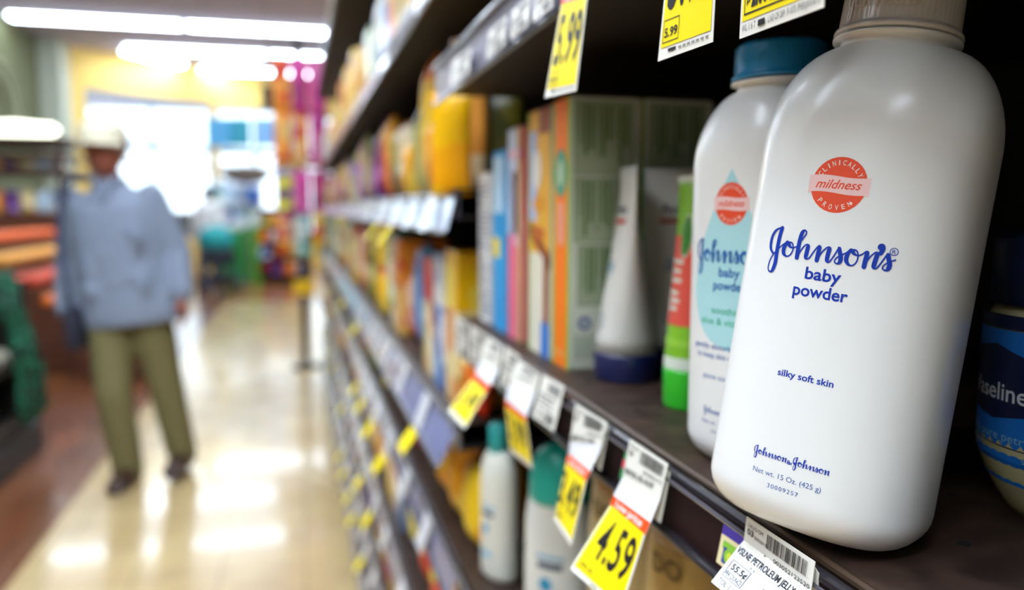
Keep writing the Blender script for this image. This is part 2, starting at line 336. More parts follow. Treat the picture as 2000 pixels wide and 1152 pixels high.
# ================================================================== POWDER BOTTLES
BA, BB, BH, BN = .0418, .0316, .186, 2.7
def bprof(z):
    hs, rb, rn = .034, .014, .0212
    if z < rb: s_ = math.sqrt(max(0, 1-((rb-z)/rb)**2)); return BA-rb*(1-s_), BB-rb*.8*(1-s_)
    if z > BH-hs:
        t = (z-(BH-hs))/hs; s_ = math.sqrt(max(0, 1-t*t)); return rn+(BA-rn)*s_, rn+(BB-rn)*(1-t**2.2)
    return BA, BB
def bfront(uu, z, lift=0):
    a, b = bprof(z); return (uu, -b*max(0, 1-abs(uu/a)**BN)**(1/BN)-lift, z)
def bottle_body():
    mb = MB(); rings = []; N = 72
    zs = [.014*(1-math.cos(math.pi/2*i/8)) for i in range(9)]+[.014+(.152-.014)*i/10 for i in range(1, 11)]+[.152+.034*math.sin(math.pi/2*i/14) for i in range(1, 15)]
    for z in zs:
        a, b = bprof(z)
        e = BN if z < .152 else BN+(2-BN)*((z-.152)/.034)
        rg = []
        for j in range(N):
            t = 2*math.pi*j/N; c, s_ = math.cos(t), math.sin(t); k_ = (abs(c)**e+abs(s_)**e)**(-1/e)
            rg.append((a*k_*c, b*k_*s_, z))
        rings.append(rg)
    for r_, z in ((.0205, .1868), (.0203, .189), (.0232, .1895), (.0232, .1905), (.0203, .191), (.0200, .194)):
        rings.append([(r_*math.cos(2*math.pi*j/N), r_*math.sin(2*math.pi*j/N), z) for j in range(N)])
    return mb.loft(rings)
def bottle_cap():
    mb = MB(); N = 180; rings = []
    for r_, z, kn in ((.0226, .1915, 0), (.0232, .1920, 0), (.0230, .1932, 0), (.0217, .1940, 0), (.0215, .1948, 1), (.0212, .2065, 1), (.0209, .2078, 0), (.0196, .2090, 0), (.0188, .2086, 0)):
        rings.append([((r_+(.00022 if kn and j % 3 == 0 else 0))*math.cos(2*math.pi*j/N), (r_+(.00022 if kn and j % 3 == 0 else 0))*math.sin(2*math.pi*j/N), z) for j in range(N)])
    return mb.loft(rings)
def logo(P, m, x0=0, z0=0, s_=1, wd=.56, thick=1.62, skip=0, sx=1):
    for i, st in enumerate(LOGO[:6]+[LOGO[6][:7]] if skip else LOGO):
        tk = min(thick, 1.2) if i == 0 else thick
        P.stroke([(x0+a*s_*sx*.001, z0+b*s_*.001) for a, b in st], wd*s_*.001, m, 2, tk*s_*.001, smooth=5 if s_ > .5 else 3)
def badge(P, z, mo, mp, mw):
    P.disc(0, z, .0102, .0102, mo, 0)
    P.arc_text('CLINICALLY', 0, z, .0082, 152, 28, .0019, mw, 1); P.arc_text('PROVEN', 0, z, .0082, 226, 308, .0019, mw, 1, up=False)
    P.disc(.0056, z-.0063, .0005, .0005, mw, 1, 12, 1)
    n = 14; v = []; 
    for i in range(n+1):
        x = -.0112+.0224*i/n; y = z+.0004*math.sin(i/n*math.pi*2); hh = .0031; v += [(x, y-hh-(.0005 if i in (0, n) else 0)), (x, y+hh)]
    v[0] = (v[0][0]+.0002, v[0][1]); P.add(v, [(2*i, 2*i+2, 2*i+3, 2*i+1) for i in range(n)], mp, 1)
    P.text('mildness', -.0084, .0084, z-.0014, .0034, mo, .012, .35, 2)
def powder_bottle(label, cap_mat, blue, capname):
    o = thing('powder_bottle', label, 'baby powder bottle')
    bottle_body().obj('body', mat('f0f1ec', .3, coat=.3, sss=.1), o, True)
    cp = bottle_cap().obj('cap', cap_mat, o, True)
    cpp = Print(); logo(cpp, 0, 0, .0005, .62, .8, 1.6); cpp2 = lambda u_, v_, l: ((.02165+l*1.5)*math.sin(u_/.0215), -(.02165+l*1.5)*math.cos(u_/.0215), .199+v_)
    cpp.build('raised_lettering', cap_mat, cp, cpp2, .0001)
    P = Print(); MT = [mat(blue, .4), mat('f0532f', .4), mat('f7cfc8', .4), mat('f6e6dc', .4), mat('8fcfd2', .4), mat('1db389', .4), mat('2f5fa8', .4), mat('b2e2e4', .4)]
    badge(P, .1315, 1, 2, 3); logo(P, 0, 0, .1034)
    P.disc(.0184, .1110, .00125, .00125, 0, 2, 20, 1); P.disc(.0225, .1099, .0014, .0014, 0, 1, 24, 1, r0=.8); P.text('R', .0219, .0231, .1092, .0014, 0, .01)
    P.text('baby', -.0066, .0068, .0962, .0046, 0, .02); P.text('powder', -.0102, .0103, .0897, .0046, 0, .02)
    return o, P, MT
B1u, B1d, B1n = Vector((.51891612, -.8503963, -.08690334)), Vector((.84258567, .52597802, -.11574332)), Vector((.14413694, -.01316244, .98947021))
o, P, MT = powder_bottle('large white baby powder bottle with shaded whitish cap, leaning at the front of the shelf', mat('d8d2c8', .3, coat=.3), '0036a6', 'grey')  # whitish cap; shade from the shelf above is put into its colour
P.text('silky soft skin', -.0106, .0108, .0586, .0026, 0, .018)
def jj(P, m):
    for x0, z0 in ((-.0072, .02705), (.0088, .0270)): logo(P, m, x0, z0, .29, .7, 1.7, 2, 1.12)
    P.disc(.0018, .0277, .0004, .0004, m, 2, 10, 1)
    P.stroke([(.0008, .0268), (-.0009, .0276), (-.0004, .0280), (.0000, .0275), (-.0009, .0270), (-.0002, .0267), (.0008, .0275)], .0003, m, 2)
jj(P, 0)
P.text('Net wt. 15 Oz. (425 g)', -.0139, .0129, .0200, .0021, 6, -.004); P.text('30009257', -.0071, .0051, .0157, .0017, 6, 0, spacing=1.2)
P.build('printed_label', MT, o, lambda u_, v_, l: bfront(u_, v_, l), .00006, cut=.003)
o.matrix_world = Matrix(((B1u.x, B1d.x, B1n.x, .1986494), (B1u.y, B1d.y, B1n.y, .27340914), (B1u.z, B1d.z, B1n.z, Z(-.12508403)), (0, 0, 0, 1)))
o, P, MT = powder_bottle('white baby powder bottle with a blue cap and a pale aqua drop, standing upright', mat('1c8cc0', .3, coat=.3), '0f5fae', 'blue')
# aqua drop
n = 40; pts = []
for i in range(n):
    t = math.pi*i/(n-1); z = .108+.0+(.0435*math.cos(t)) ; pts.append(z)
drop = Print(); H0, H1 = .060, .1482; rows = 26; vs = []; fs = []
for i in range(rows+1):
    q = i/rows; z = H0+(H1-H0)*q; hw = .0248*(math.sin(math.pi*min(1, (q+.0)/.62)*.5) if q < .31*2 else 1)*1.0
    hw = .0248*math.sqrt(max(0, 1-((.34-q)/.34)**2)) if q < .34 else .0248*(1-((q-.34)/.66)**1.5)
    for j in range(13): vs.append(((j/12*2-1)*hw, z))
for i in range(rows):
    for j in range(12): fs.append((i*13+j, i*13+j+1, (i+1)*13+j+1, (i+1)*13+j))
P.add([v for v in vs], fs, 7, -.6)
P.text('soothing', -.0111, .0110, .0777, .0036, 5, .006); P.text('aloe & vitamin e', -.0186, .0186, .0722, .0036, 5, .006)
P.text('gently absorbs moisture', -.0236, .0236, .0598, .0029, 6, .006); P.text('to keep skin comfortable', -.0213, .0213, .0552, .0029, 6, .006)
P.text('pure cornstarch', -.0157, .0157, .0447, .0026, 6, .006); jj(P, 6)
P.text('Net wt. 15 Oz. (425 g)', -.0160, .0150, .0215, .0021, 6, -.004); P.text('30009255', -.0092, .0062, .0172, .0017, 6, 0, spacing=1.2)
P.build('printed_label', MT, o, lambda u_, v_, l: bfront(u_, v_, l), .00006, cut=.003)
o.location = (.2315, .35713, SZ); o.rotation_euler = (0, 0, -math.radians(72.9))

# ================================================================== JAR at the right edge
def conform_cyl(R_, c): return lambda u_, v_, l: ((R_(v_)+l)*math.sin(u_), -(R_(v_)+l)*math.cos(u_), v_)
jo = thing('petroleum_jelly_jar', 'blue labelled petroleum jelly jar with dark lid, deep in the shelf shadow', 'jar')
jar_r = lambda z: .042 if z > .03 else .042-.014*((.03-z)/.03)**1.6
MB().lathe([(.001, 0)]+[(jar_r(z), z) for z in [0, .004, .008, .013, .018, .024, .03, .06, .078]]+[(.039, .086), (.037, .089)], 48).obj('jar_body', mat('d9cf9a', .25, coat=.3), jo, True)
MB().lathe([(.0385, .0895), (.0395, .090), (.0395, .116), (.0375, .120), (.02, .121)], 48).obj('lid', mat('10204f', .35), jo, True)
P = Print(); P.rect(-1.5, 1.5, .016, .080, 0, 0, 40, 6); P.rect(-3.1, 3.1, .0805, .0862, 1, 0, 60, 3)  # navy band above the label paints the deep shade below the lid
hexv = [(-.62, .070), (-.1, .074), (.42, .068), (.42, .047), (-.1, .0425), (-.62, .045)]
P.add([(-.1, .056)]+[(x, y) for a, b in zip(hexv, hexv[1:]+hexv[:1]) for x, y in [(a[0]+(b[0]-a[0])*i/5, a[1]+(b[1]-a[1])*i/5) for i in range(5)]], [(0, i+1, (i+1) % 30+1) for i in range(30)], 1, 1)
P.text('Vaseline.', -.56, .36, .051, .0075, 2, .012, lay=2); P.text('100% pure petroleum jelly', -.62, .95, .0345, .0036, 3, 0, lay=2)
P.text('original', -.62, -.25, .0300, .003, 3, 0, lay=2); P.rect(-.9, .95, .0318, .0322, 1, 1, 16, 1); P.text('skin protectant', .28, .95, .0272, .003, 3, 0, lay=2)
P.build('label_and_shade_band', [mat('1b7fe0', .35), mat('0c1a48', .35), mat('eef2f5', .4), mat('8fd0e8', .4)], jo, conform_cyl(jar_r, 0), cut=.07)
jo.location = (.320, .256, SZ); jo.rotation_euler = (0, 0, -math.radians(99)); jo.scale = (1.0, 1.0, 1.0)
# ================================================================== OTHER GOODS ON THE POWDER SHELF
def tube_pack(name, label, loc, rz, w=.027, h=.118, capc='1c2250', bodyc='e6e4da', cap_h=.026, group=None, bd=.0235):
    o = thing(name, label, 'tube', loc, rz, group)
    N = 40; rings = []
    for i in range(13):
        t = i/12; z = cap_h+(h-cap_h)*t; a = w*(1+.12*t); b = max(.0012, bd*(1-t**1.12))
        rings.append([(a*math.cos(2*math.pi*j/N)*(1 if i < 12 else 1), b*math.sin(2*math.pi*j/N), z) for j in range(N)])
    rings.append([(r_[0], r_[1]*.9, h+.008) for r_ in rings[-1]])
    MB().loft(rings).obj('tube_body', mat(bodyc, .35, coat=.3), o, True)
    MB().loft([[(a*math.cos(2*math.pi*j/N), b*math.sin(2*math.pi*j/N), z) for j in range(N)] for a, b, z in ((w*.97, bd*.97, 0), (w*1.0, bd*1.02, .002), (w*1.03, bd*1.04, cap_h-.002), (w*1.0, bd, cap_h))]).obj('cap', mat(capc, .3, coat=.3), o, True)
    def fn(u_, v_, l):
        t = max(0, min(1, (v_-cap_h)/(h-cap_h))); a = w*(1+.12*t); b = max(.0012, bd*(1-t**1.12)); q = max(-.98, min(.98, u_/a)); return (u_, -b*math.sqrt(1-q*q)-l-.0001, v_)
    def fb(u_, v_, l): p = fn(u_, v_, l); return (-p[0], -p[1], p[2])
    return o, fn, fb
TUBE_INK = [mat('2c3550', .4), mat('c93a2c', .4), mat('6d7487', .4), mat('3f8fb0', .4)]
def aveen(label, loc, rz, bd=.0235):
    o, fn, fb = tube_pack('lotion_tube', label, loc, rz, bd=bd, h=.152, w=.0255, cap_h=.0215, group='white lotion tubes with navy caps')
    P = Print(); P.rect(-.017, .017, .118, .1215, 1, 1, 8); P.text('Aveeno', -.016, .016, .126, .007, 0, .015, lay=1)
    P.text('baby', -.012, .012, .082, .011, 3, .0, .3, 1); P.disc(0, .045, .009, .0075, 2, 1, 28, 1, r0=.86); P.stroke([(-.005, .040), (0, .052), (.004, .041)], .0009, 2); P.text('®', -.002, .002, .032, .003, 2)
    P.build('front_print', TUBE_INK, o, fn)
    P = Print()
    for i in range(16): P.rect(-.013, .013-.004*((i*7) % 3), .05+i*.0045, .0513+i*.0045, 2, 1, 6)
    P.rect(-.017, .017, .118, .1215, 1, 1, 8); P.text('Aveeno', -.016, .016, .128, .007, 0, .015, lay=1)
    P.frame(-.0145, .0145, .046, .125, .0005, 2); P.build('back_print', TUBE_INK, o, fb)
    return o
tc = onZ(1218, 742, SZ)
aveen('white lotion tube with a navy cap, standing before the green cartons', (.241, .566, SZ), math.radians(-101))
aveen('white lotion tube with a navy cap, behind the front tube', (.289, .572, SZ), math.radians(-28), .0175)
o, fn, fb = tube_pack('lotion_tube', 'slim lime and coral tube with a bright green cap beside the blue-capped bottle', (.2435, .474, SZ), math.radians(-98), w=.0165, bd=.013, h=.142, capc='35c42a', bodyc='8fd42f', cap_h=.026)
P = Print(); P.rect(-.0175, .0175, .0545, .112, 0, 0, 12, 8); P.rect(-.017, .017, .0265, .034, 1, 0, 12, 1); P.rect(-.017, .017, .041, .046, 3, 1, 12, 1)
P.disc(.0085, .112, .0075, .014, 1, 1, 32, 2); P.disc(.0085, .112, .0067, .0128, 2, 2, 32, 2)
for i, z in enumerate((.094, .088, .082, .074, .069, .064)): P.rect(-.010, .009-.002*(i % 2), z, z+.0026, 1, 1, 6)
P.rect(-.019, .019, .146, .150, 1, 0, 8); P.build('front_print', [mat('f4604e', .4), mat('e9f2dc', .4), mat('3d8f2a', .4), mat('a6e04a', .4)], o, fn)

def carton(name, label, x0, x1, y0, y1, z0, z1, cols, spine=None, side=None, group=None, cat='carton', bev=.0012):
    """tuck-end carton; spine(P) prints on the aisle face in metres (u along the aisle away from us to near), side(P) on the near face"""
    o = thing(name, label, cat, ((x0+x1)/2, (y0+y1)/2, z0), 0, group); w_, d_, h_ = x1-x0, y1-y0, z1-z0
    MB().box(-w_/2, w_/2, -d_/2, d_/2, 0, h_, bev=bev).obj('carton_body', mat(cols[0], .5, spec=.3), o)
    MB().box(-w_/2+.002, w_/2-.002, -d_/2+.002, d_/2-.002, h_-.0002, h_+.0008).obj('top_flap', mat(cols[0], .4), o)
    if spine: P = Print(); spine(P, d_, h_); P.build('spine_print', [mat(c, .5, spec=.3) for c in cols], o, lambda u_, v_, l: (-w_/2-l*1.3, d_/2-u_, v_))
    if side: P = Print(); side(P, w_, h_); P.build('side_print', [mat(c, .5, spec=.3) for c in cols], o, lambda u_, v_, l: (-w_/2+u_, -d_/2-l*1.3, v_))
    return o
def sp_orange(P, d, h):
    P.rect(0, d, 0, h, 2, 0); P.rect(d*.10, d*.90, 0, h, 1, 1)
    P.disc(d*.5, h*.73, d*.36, h*.09, 3, 2); P.disc(d*.5, h*.73, d*.13, h*.05, 4, 3)
    for i in range(5): P.rect(d*.3+i*d*.09, d*.35+i*d*.09, h*(.46+.01*(i % 2)), h*.62, 5, 2)
    P.rect(d*.18, d*.84, h*.04, h*.065, 6, 2)
def side_green(P, w_, h):
    rr = random.Random(3)
    for (a, b, c, e) in ((.06, .9, .72, .985), (.06, .9, .475, .71), (.12, .9, .24, .465)):
        P.rect(w_*a, w_*b, h*c, h*e, 7, 0)
        P.frame(w_*a, w_*b, h*c, h*e, .0006, 8, 1)
        for i in range(9):
            xx = w_*(a+.05+(b-a-.1)*i/9); ln = rr.uniform(.5, .95); P.rect(xx, xx+w_*.045, h*(e-.01-(e-c-.02)*ln), h*(e-.01), 8 if i % 3 else 9, 2)
    P.disc(w_*.22, h*.175, w_*.09, w_*.09, 10, 1); P.disc(w_*.22, h*.175, w_*.045, w_*.045, 0, 2, 20, 1)
    for i in range(5): P.rect(w_*.1+i*w_*.1, w_*.15+i*w_*.1, h*.04, h*.13, 7, 1)
GC = ['d3d9c6', 'ff8418', '86d22c', '3aa487', 'd8e7c0', 'f7c3ad', 'ffa14d', 'a9b597', '5d7d45', '8fa07c', '3c4f9b']
carton('tea_carton', 'tall carton with an orange spine edged in lime green', .208, .268, .604, .646, SZ, Z(.087), GC, sp_orange, side_green, 'pale green printed cartons')
carton('tea_carton', 'dim pale green carton standing behind the orange-spined one', .2705, .331, .604, .646, SZ, Z(.087), GC, sp_orange, side_green, 'pale green printed cartons')
def sp_cookie(P, d, h):
    P.rect(0, d, 0, h, 0, 0); P.rect(0, d, h*.42, h, 1, 1, 1, 1); P.rect(d*.05, d*.4, h*.55, h*.92, 2, 2); P.rect(d*.5, d, h*.9, h, 3, 2)
    P.add([(0, h*.5), (d, h*.36), (d, h*.42), (0, h*.57)], [(0, 1, 2, 3)], 3, 2); P.disc(d*.55, h*.62, d*.3, h*.035, 4, 3); P.disc(d*.5, h*.5, d*.28, h*.03, 5, 3)
    P.disc(d*.42, h*.76, d*.2, h*.08, 6, 3); P.rect(d*.72, d*.95, h*.14, h*.4, 3, 2); P.rect(d*.62, d*.97, 0, h*.14, 7, 2); P.rect(0, d*.08, 0, h, 8, 3)
carton('cracker_carton', 'cream and golden carton with a small blue label at its foot', .2075, .265, .652, .718, SZ, Z(.086), ['ece6d0', 'f2b838', 'b9c4ea', '9a4a20', 'e8a020', 'c96a22', 'f2efe2', '2b7fd6', 'a2c83a'], sp_cookie)
def sp_pink(P, d, h): P.rect(0, d, 0, h, 0, 0); P.rect(0, d*.7, h*.5, h, 1, 1); P.rect(d*.35, d, h*.45, h*.8, 2, 1); P.rect(d*.85, d, 0, h, 3, 2); P.rect(0, d, h*.86, h*.9, 4, 2)  # pale blue upper part is sheen put into the print colours
carton('snack_carton', 'slim pink carton with painted pale blue sheen, beside the golden one', .2075, .262, .744, .792, SZ, Z(.078), ['f07590', 'cfe0fa', 'f0a8c8', 'c7d24a', 'f4c8d8'], sp_pink)
def sp_blue(P, d, h): P.rect(0, d, 0, h, 0, 0); P.rect(0, d*.8, h*.66, h*.97, 1, 1); P.rect(0, d*.5, h*.41, h*.52, 2, 1)  # pale blue upper panel paints the glare on the carton
carton('snack_carton', 'bright blue carton with a yellow patch beside the pink one', .2075, .26, .800, .856, SZ, Z(.060), ['37a5e4', 'bfe2fa', 'f3df2e'], sp_blue)
def sp_text(P, d, h):
    P.rect(0, d, 0, h, 0, 0); rr = random.Random(5)
    for i in range(26): P.rect(d*rr.uniform(.05, .2), d*rr.uniform(.5, .95), h*(.05+i*.035), h*(.066+i*.035), 1, 1)
carton('ointment_carton', 'narrow white carton covered in small dark print, last on the powder shelf', .2075, .26, .872, .925, SZ, Z(.040), ['e9e8e4', '4a4f66'], sp_text)
carton('snack_carton', 'purple carton with a yellow corner at the back of the shelf end', .30, .36, .80, .93, SZ, Z(.074), ['45315e', 'f0dc30'], lambda P, d, h: P.rect(0, d, h*.8, h*.95, 1, 0))

# ================================================================== PRICE TAGS
PAPER, YEL, ORG, INK, GREY, SHINE = mat('ece9dc', .45, coat=.15), mat('fde400', .5, spec=.3), mat('f4521a', .45, spec=.3), mat('151515', .5), mat('8e8c86', .5), mat('f8f9fb', .2, coat=.6)
TM = [PAPER, YEL, ORG, INK, GREY, SHINE, mat('fff4ea', .4)]
def tag_map(rows, xr):
    """rows: (v, (left pixel), (right pixel)) from the top edge down; both long edges keep their place along the aisle"""
    yl = onX(*rows[0][1], xr).y; yr = onX(*rows[0][2], xr).y
    pr = []
    for k_, (v_, l_, r_) in enumerate(rows):
        pr.append((v_, onY(*l_, yl), onY(*r_, yr)))
    def fn(u_, v_, lift):
        i = 0
        while i < len(pr)-2 and v_ > pr[i+1][0]: i += 1
        (v0, l0, r0), (v1, l1, r1) = pr[i], pr[i+1]; t = (v_-v0)/(v1-v0)
        L = l0.lerp(l1, t); R_ = r0.lerp(r1, t); p = L.lerp(R_, u_)
        n_ = (R_-L).cross((l1-l0)).normalized()
        if n_.dot(Vector((0, 0, EYE))-p) < 0: n_ = -n_
        return p+n_*lift
    return fn, [r_[0] for r_ in pr], pr
def price_tag(label, rows, art, xr=SX-.0078, name='price_tag', group='paper price tags', cat='price tag', nu=4, anchor=None):
    fn, vs_, pr = tag_map(rows, xr)
    o = thing(name, label, cat, tuple(fn(.5, 0, 0)), 0, group); base = Vector(o.location)
    g = []; vv = []
    for i in range(len(vs_)-1):
        for j in range(3): vv.append(vs_[i]+(vs_[i+1]-vs_[i])*j/3)
    vv.append(vs_[-1]); n_ = len(vv)
    V = [fn(u_/nu, v_, l)-base for l in (0, -.0003) for v_ in vv for u_ in range(nu+1)]; F = []; k_ = n_*(nu+1)
    for i in range(n_-1):
        for j in range(nu):
            a = i*(nu+1)+j; F += [(a, a+1, a+nu+2, a+nu+1), (a+k_, a+k_+nu+1, a+k_+nu+2, a+k_+1)]
    rim = [j for j in range(nu+1)]+[i*(nu+1)+nu for i in range(1, n_)]+[(n_-1)*(nu+1)+j for j in range(nu-1, -1, -1)]+[i*(nu+1) for i in range(n_-2, 0, -1)]
    for a, b in zip(rim, rim[1:]+rim[:1]): F.append((a, a+k_, b+k_, b))
    mesh_obj('paper', V, F, PAPER, o)
    P = Print(); art(P, vs_); P.build('print', TM, o, lambda u_, v_, l: fn(u_, v_, l)-base, .00018, cut=.09)
    return o
def split_rect(P, x0, x1, y0, y1, m, lay, vs_):
    cuts = [y0]+[v_ for v_ in vs_ if y0 < v_ < y1]+[y1]
    for a, b in zip(cuts, cuts[1:]): P.rect(x0, x1, a, b, m, lay, 4, 2)
def barcode(P, x0, x1, y0, y1, seed=1):
    rr = random.Random(seed); x = x0
    while x < x1-.004:
        w_ = rr.choice([.004, .006, .009, .013]); P.rect(x, min(x1, x+w_), y0, y1, 3, 2); x += w_+rr.choice([.004, .006, .01])
def shelf_label(P, a, b, seed=1, words=None, num=None, head=None):
    """small product label between v=a and v=b"""
    h = b-a
    P.text(head or 'DRUG/GM', .06, .30, a+h*.17, -h*.09, 3); P.text('03', .06, .16, a+h*.36, -h*.13, 3, .02); barcode(P, .36, .95, a+h*.08, a+h*.42, seed)
    P.text(num or '00305212', .5, .97, a+h*.62, -h*.1, 3)
    P.text(words or 'BABY POWDER 15OZ', .05, .8, a+h*.84, -h*.14, 3, .02)
def big_price(P, t, vs_, o0, o1, y1, white=.03, digits=(.1, .92), low=True, unit='30.6', pv=None):
    split_rect(P, 0, 1, max(0, o0-.11), o0, 5, -.5, vs_); split_rect(P, 0, 1, o0, o1, 2, 0, vs_); split_rect(P, white, 1-white, o1, y1, 1, 0, vs_)
    if low: P.text('Low price', .14, .86, o1-(o1-o0)*.25, -(o1-o0)*.6, 6, .02, lay=1)
    h = (y1-o1); pv = pv or (o1+h*.68, h*.52)
    P.text(t, digits[0], digits[1], pv[0]+h*.03, -pv[1]*1.16, 3, .022, lay=1, spacing=1.06)
    P.frame(.07, .38, o1+h*.80, o1+h*.97, .008, 3, 1, .004); P.text(unit, .1, .35, o1+h*.93, -h*.07, 3, .02, lay=1)
# 4.59
def art459(P, v):
    shelf_label(P, 0, .26, 2, 'BBY/OIL GEL ALOE'); big_price(P, '4.59', v, .375, .445, .965, digits=(.17, .93), unit='30.6')
    P.rect(.4, .55, .977, .985, 3, 1); P.text('PER OZ', .1, .3, .34, -.018, 4)
price_tag('yellow 4.59 price tag flicking out under the large powder bottle', [(0, (1230.7, 857), (1304.6, 906)), (.26, (1216, 933.5), (1289, 974)), (.375, (1199, 967.6), (1270.6, 1020)), (.445, (1192, 986), (1260, 1044)), (1, (1114, 1110.5), (1212, 1196))], art459)
def art349(P, v):
    shelf_label(P, 0, .3, 5, 'BABY OIL 14OZ'); big_price(P, '3.49', v, .375, .455, .95, digits=(.0, .93), unit='24.9')
price_tag('yellow 3.49 price tag hanging beside the 4.59 one', [(0, (1124, 789), (1185.5, 824.7)), (.3, (1112, 872), (1173.5, 876)), (.375, (1110.6, 886), (1153, 920)), (.455, (1105.5, 903), (1144.7, 938.6)), (1, (1081.7, 1015), (1115.7, 1066))], art349)
def art_v(P, v):
    P.text('DRUG/GM', .05, .29, .12, -.055, 3); P.text('03', .05, .15, .225, -.085, 3, .02); P.text('00020173', .17, .38, .235, -.045, 3)
    barcode(P, .36, .93, .045, .24, 9); P.text('003052123520', .48, .985, .37, -.065, 3); P.text('6', .345, .37, .375, -.04, 3)
    split_rect(P, 0, 1, .41, 1, 5, -.4, v)
    P.text('VSLNE PETROLEUM JELLY 7.5', .02, .99, .525, -.085, 3, .02)
    P.frame(.06, .36, .62, .85, .008, 3, 1, .006); P.text('55.5¢', .1, .34, .73, -.08, 3, .02); P.text('PER OUNCE', .08, .34, .83, -.065, 3); P.text('TOL 1 18', .06, .36, .95, -.07, 3)
    P.text('7.5', .3, .38, .60, -.03, 3); P.text('4.16', .5, .95, .93, -.26, 3, .02)
price_tag('white petroleum jelly shelf label with barcode, curling below the powder bottle', [(0, (1458.4, 1008), (1592, 1097)), (.36, (1452.8, 1054.4), (1584, 1152)), (1, (1389.6, 1136), (1512, 1242))], art_v, name='shelf_label', cat='shelf label')
def art_back(P, v): pass
price_tag('white backing slip showing behind the petroleum jelly label', [(0, (1585, 1098), (1599, 1120)), (1, (1580, 1182), (1595, 1200))], art_back, xr=SX-.0066, name='backing_slip', group=None, cat='paper slip', nu=1)
price_tag('pale backing slip showing behind the 4.59 tag', [(0, (1296, 915), (1309, 921)), (1, (1274, 1010), (1290, 1021))], art_back, xr=SX-.0066, name='backing_slip', group=None, cat='paper slip', nu=1)
price_tag('pale backing slip behind the tag that hangs before the dark teal cap', [(0, (1178, 826), (1189, 833)), (1, (1162, 908), (1173, 919))], art_back, xr=SX-.0066, name='backing_slip', group=None, cat='paper slip', nu=1)
o = None
def sticker(label, rows, cols, art):
    fn, vs_, pr = tag_map(rows, SX-.0071); o = thing('shelf_sticker', label, 'sticker', tuple(fn(.5, .5, 0)), 0); base = Vector(o.location)
    P = Print(); P.rect(0, 1, 0, 1, 0, 0, 4, 4); P.build('paper', [mat(cols[0], .4)], o, lambda u_, v_, l: fn(u_, v_, l)-base)
    P = Print(); art(P); P.build('print', [mat(c, .4) for c in cols], o, lambda u_, v_, l: fn(u_, v_, l+.0001)-base)
sticker('cream sticker with purple top and green emblem in the price channel', [(0, (1414, 1023), (1462, 1054)), (1, (1399, 1097), (1444, 1132))], ['e6d9a8', '4b3a9a', '8cc63e', '3a4aa0', 'd8e04a'],
        lambda P: (P.rect(0, 1, 0, .24, 1, 0), P.rect(.14, .9, .36, .56, 2, 0), P.rect(.2, .8, .5, .9, 3, 1), P.disc(.5, .68, .24, .2, 2, 2), P.disc(.5, .68, .12, .12, 4, 3)))
sticker('small green and red sticker peeping out beside the 4.59 tag', [(0, (1222, 880), (1234, 889)), (1, (1210, 933), (1222, 943))], ['3f8f5a', 'd84a5a', '3f8f5a'], lambda P: P.rect(0, 1, .3, .6, 1, 0))
# tags from the shelf above
def art_up(t, unit):
    def a(P, v):
        big_price(P, t, v, .32, .38, .95, unit=unit, digits=(.1, .95), white=.04); P.rect(.2, .35, .962, .975, 3, 1)
        shelf_label(P, 0, .28, 4, 'BABY LOTION')
        for i in range(7): P.rect(.4+i*.08, .455+i*.08, .966, .976, 4, 1)
    return a
UX = .163-.0078
price_tag('yellow 5.99 tag hanging from the upper shelf above the orange-spined carton', [(0, (1112, -80), (1164, -112)), (.25, (1103, -28), (1152, -46)), (1, (1064, 191), (1125, 177))], art_up('5.99', '49.9'), UX)
price_tag('yellow price tag with glare, hanging from the upper shelf above the blue cap', [(0, (1328, -300), (1416, -370)), (.3, (1318, -210), (1410, -262)), (1, (1284.7, 120), (1392, 81.6))], art_up('5.99', '5.99'), UX)
def art_u3(P, v):
    split_rect(P, .03, .97, .4, .955, 1, 0, v); P.text('$8.99', .1, .95, .74, -.26, 3, .03, lay=1)
    P.frame(.06, .62, .80, .94, .008, 3, 1, .005); P.text('$2.00', .09, .36, .92, -.085, 3, .03, lay=1); P.text('PER', .4, .58, .865, -.045, 3, lay=1); P.text('FL OZ', .4, .6, .928, -.045, 3, lay=1)
    P.text('WL 1 6 7', .04, .22, .985, -.02, 3, lay=1); P.rect(.25, .34, .967, .985, 3, 1); P.text('L163 OF 269', .38, .58, .985, -.02, 3, lay=1); P.text('P-1075', .61, .71, .985, -.02, 3, lay=1); P.text('PPHEFJUJNYE RA 715', .73, .97, .985, -.02, 3, lay=1)
price_tag('yellow price tag reading 2.00 per fl oz at the top of the picture', [(0, (1478, -560), (1632, -700)), (.3, (1470, -420), (1625, -530)), (1, (1444, 76), (1608.7, 14))], art_u3, UX)
# smaller tags down the channel
def art_w(seed):
    def a(P, v):
        P.rect(.4, .92, .08, .3, 4, 1); 
        for i in range(3): P.rect(.1, .8-.1*(i % 2), .4+i*.1, .44+i*.1, 3 if i == 0 else 4, 1)
        P.text('1.%d8' % (seed % 7+1), .25, .9, .93, -.22, 3, .03)
    return a
for k_, (lab, q) in enumerate([('white shelf label at the far end of the powder shelf channel', ((888, 616), (913, 632), (888, 688), (912, 708))), ('white shelf label, second from the far end of the powder shelf', ((919, 634), (950, 655), (917, 700), (948, 722))),
        ('white shelf label between the two small yellow tags', ((987, 676), (1014, 695), (976, 748), (1003, 766))), ('white shelf label with a printed price, beside the 3.49 tag', ((1060, 731), (1102, 755), (1040, 812), (1081, 843)))]):
    price_tag(lab, [(0, q[0], q[1]), (1, q[2], q[3])], art_w(k_+1), name='shelf_label', cat='shelf label')
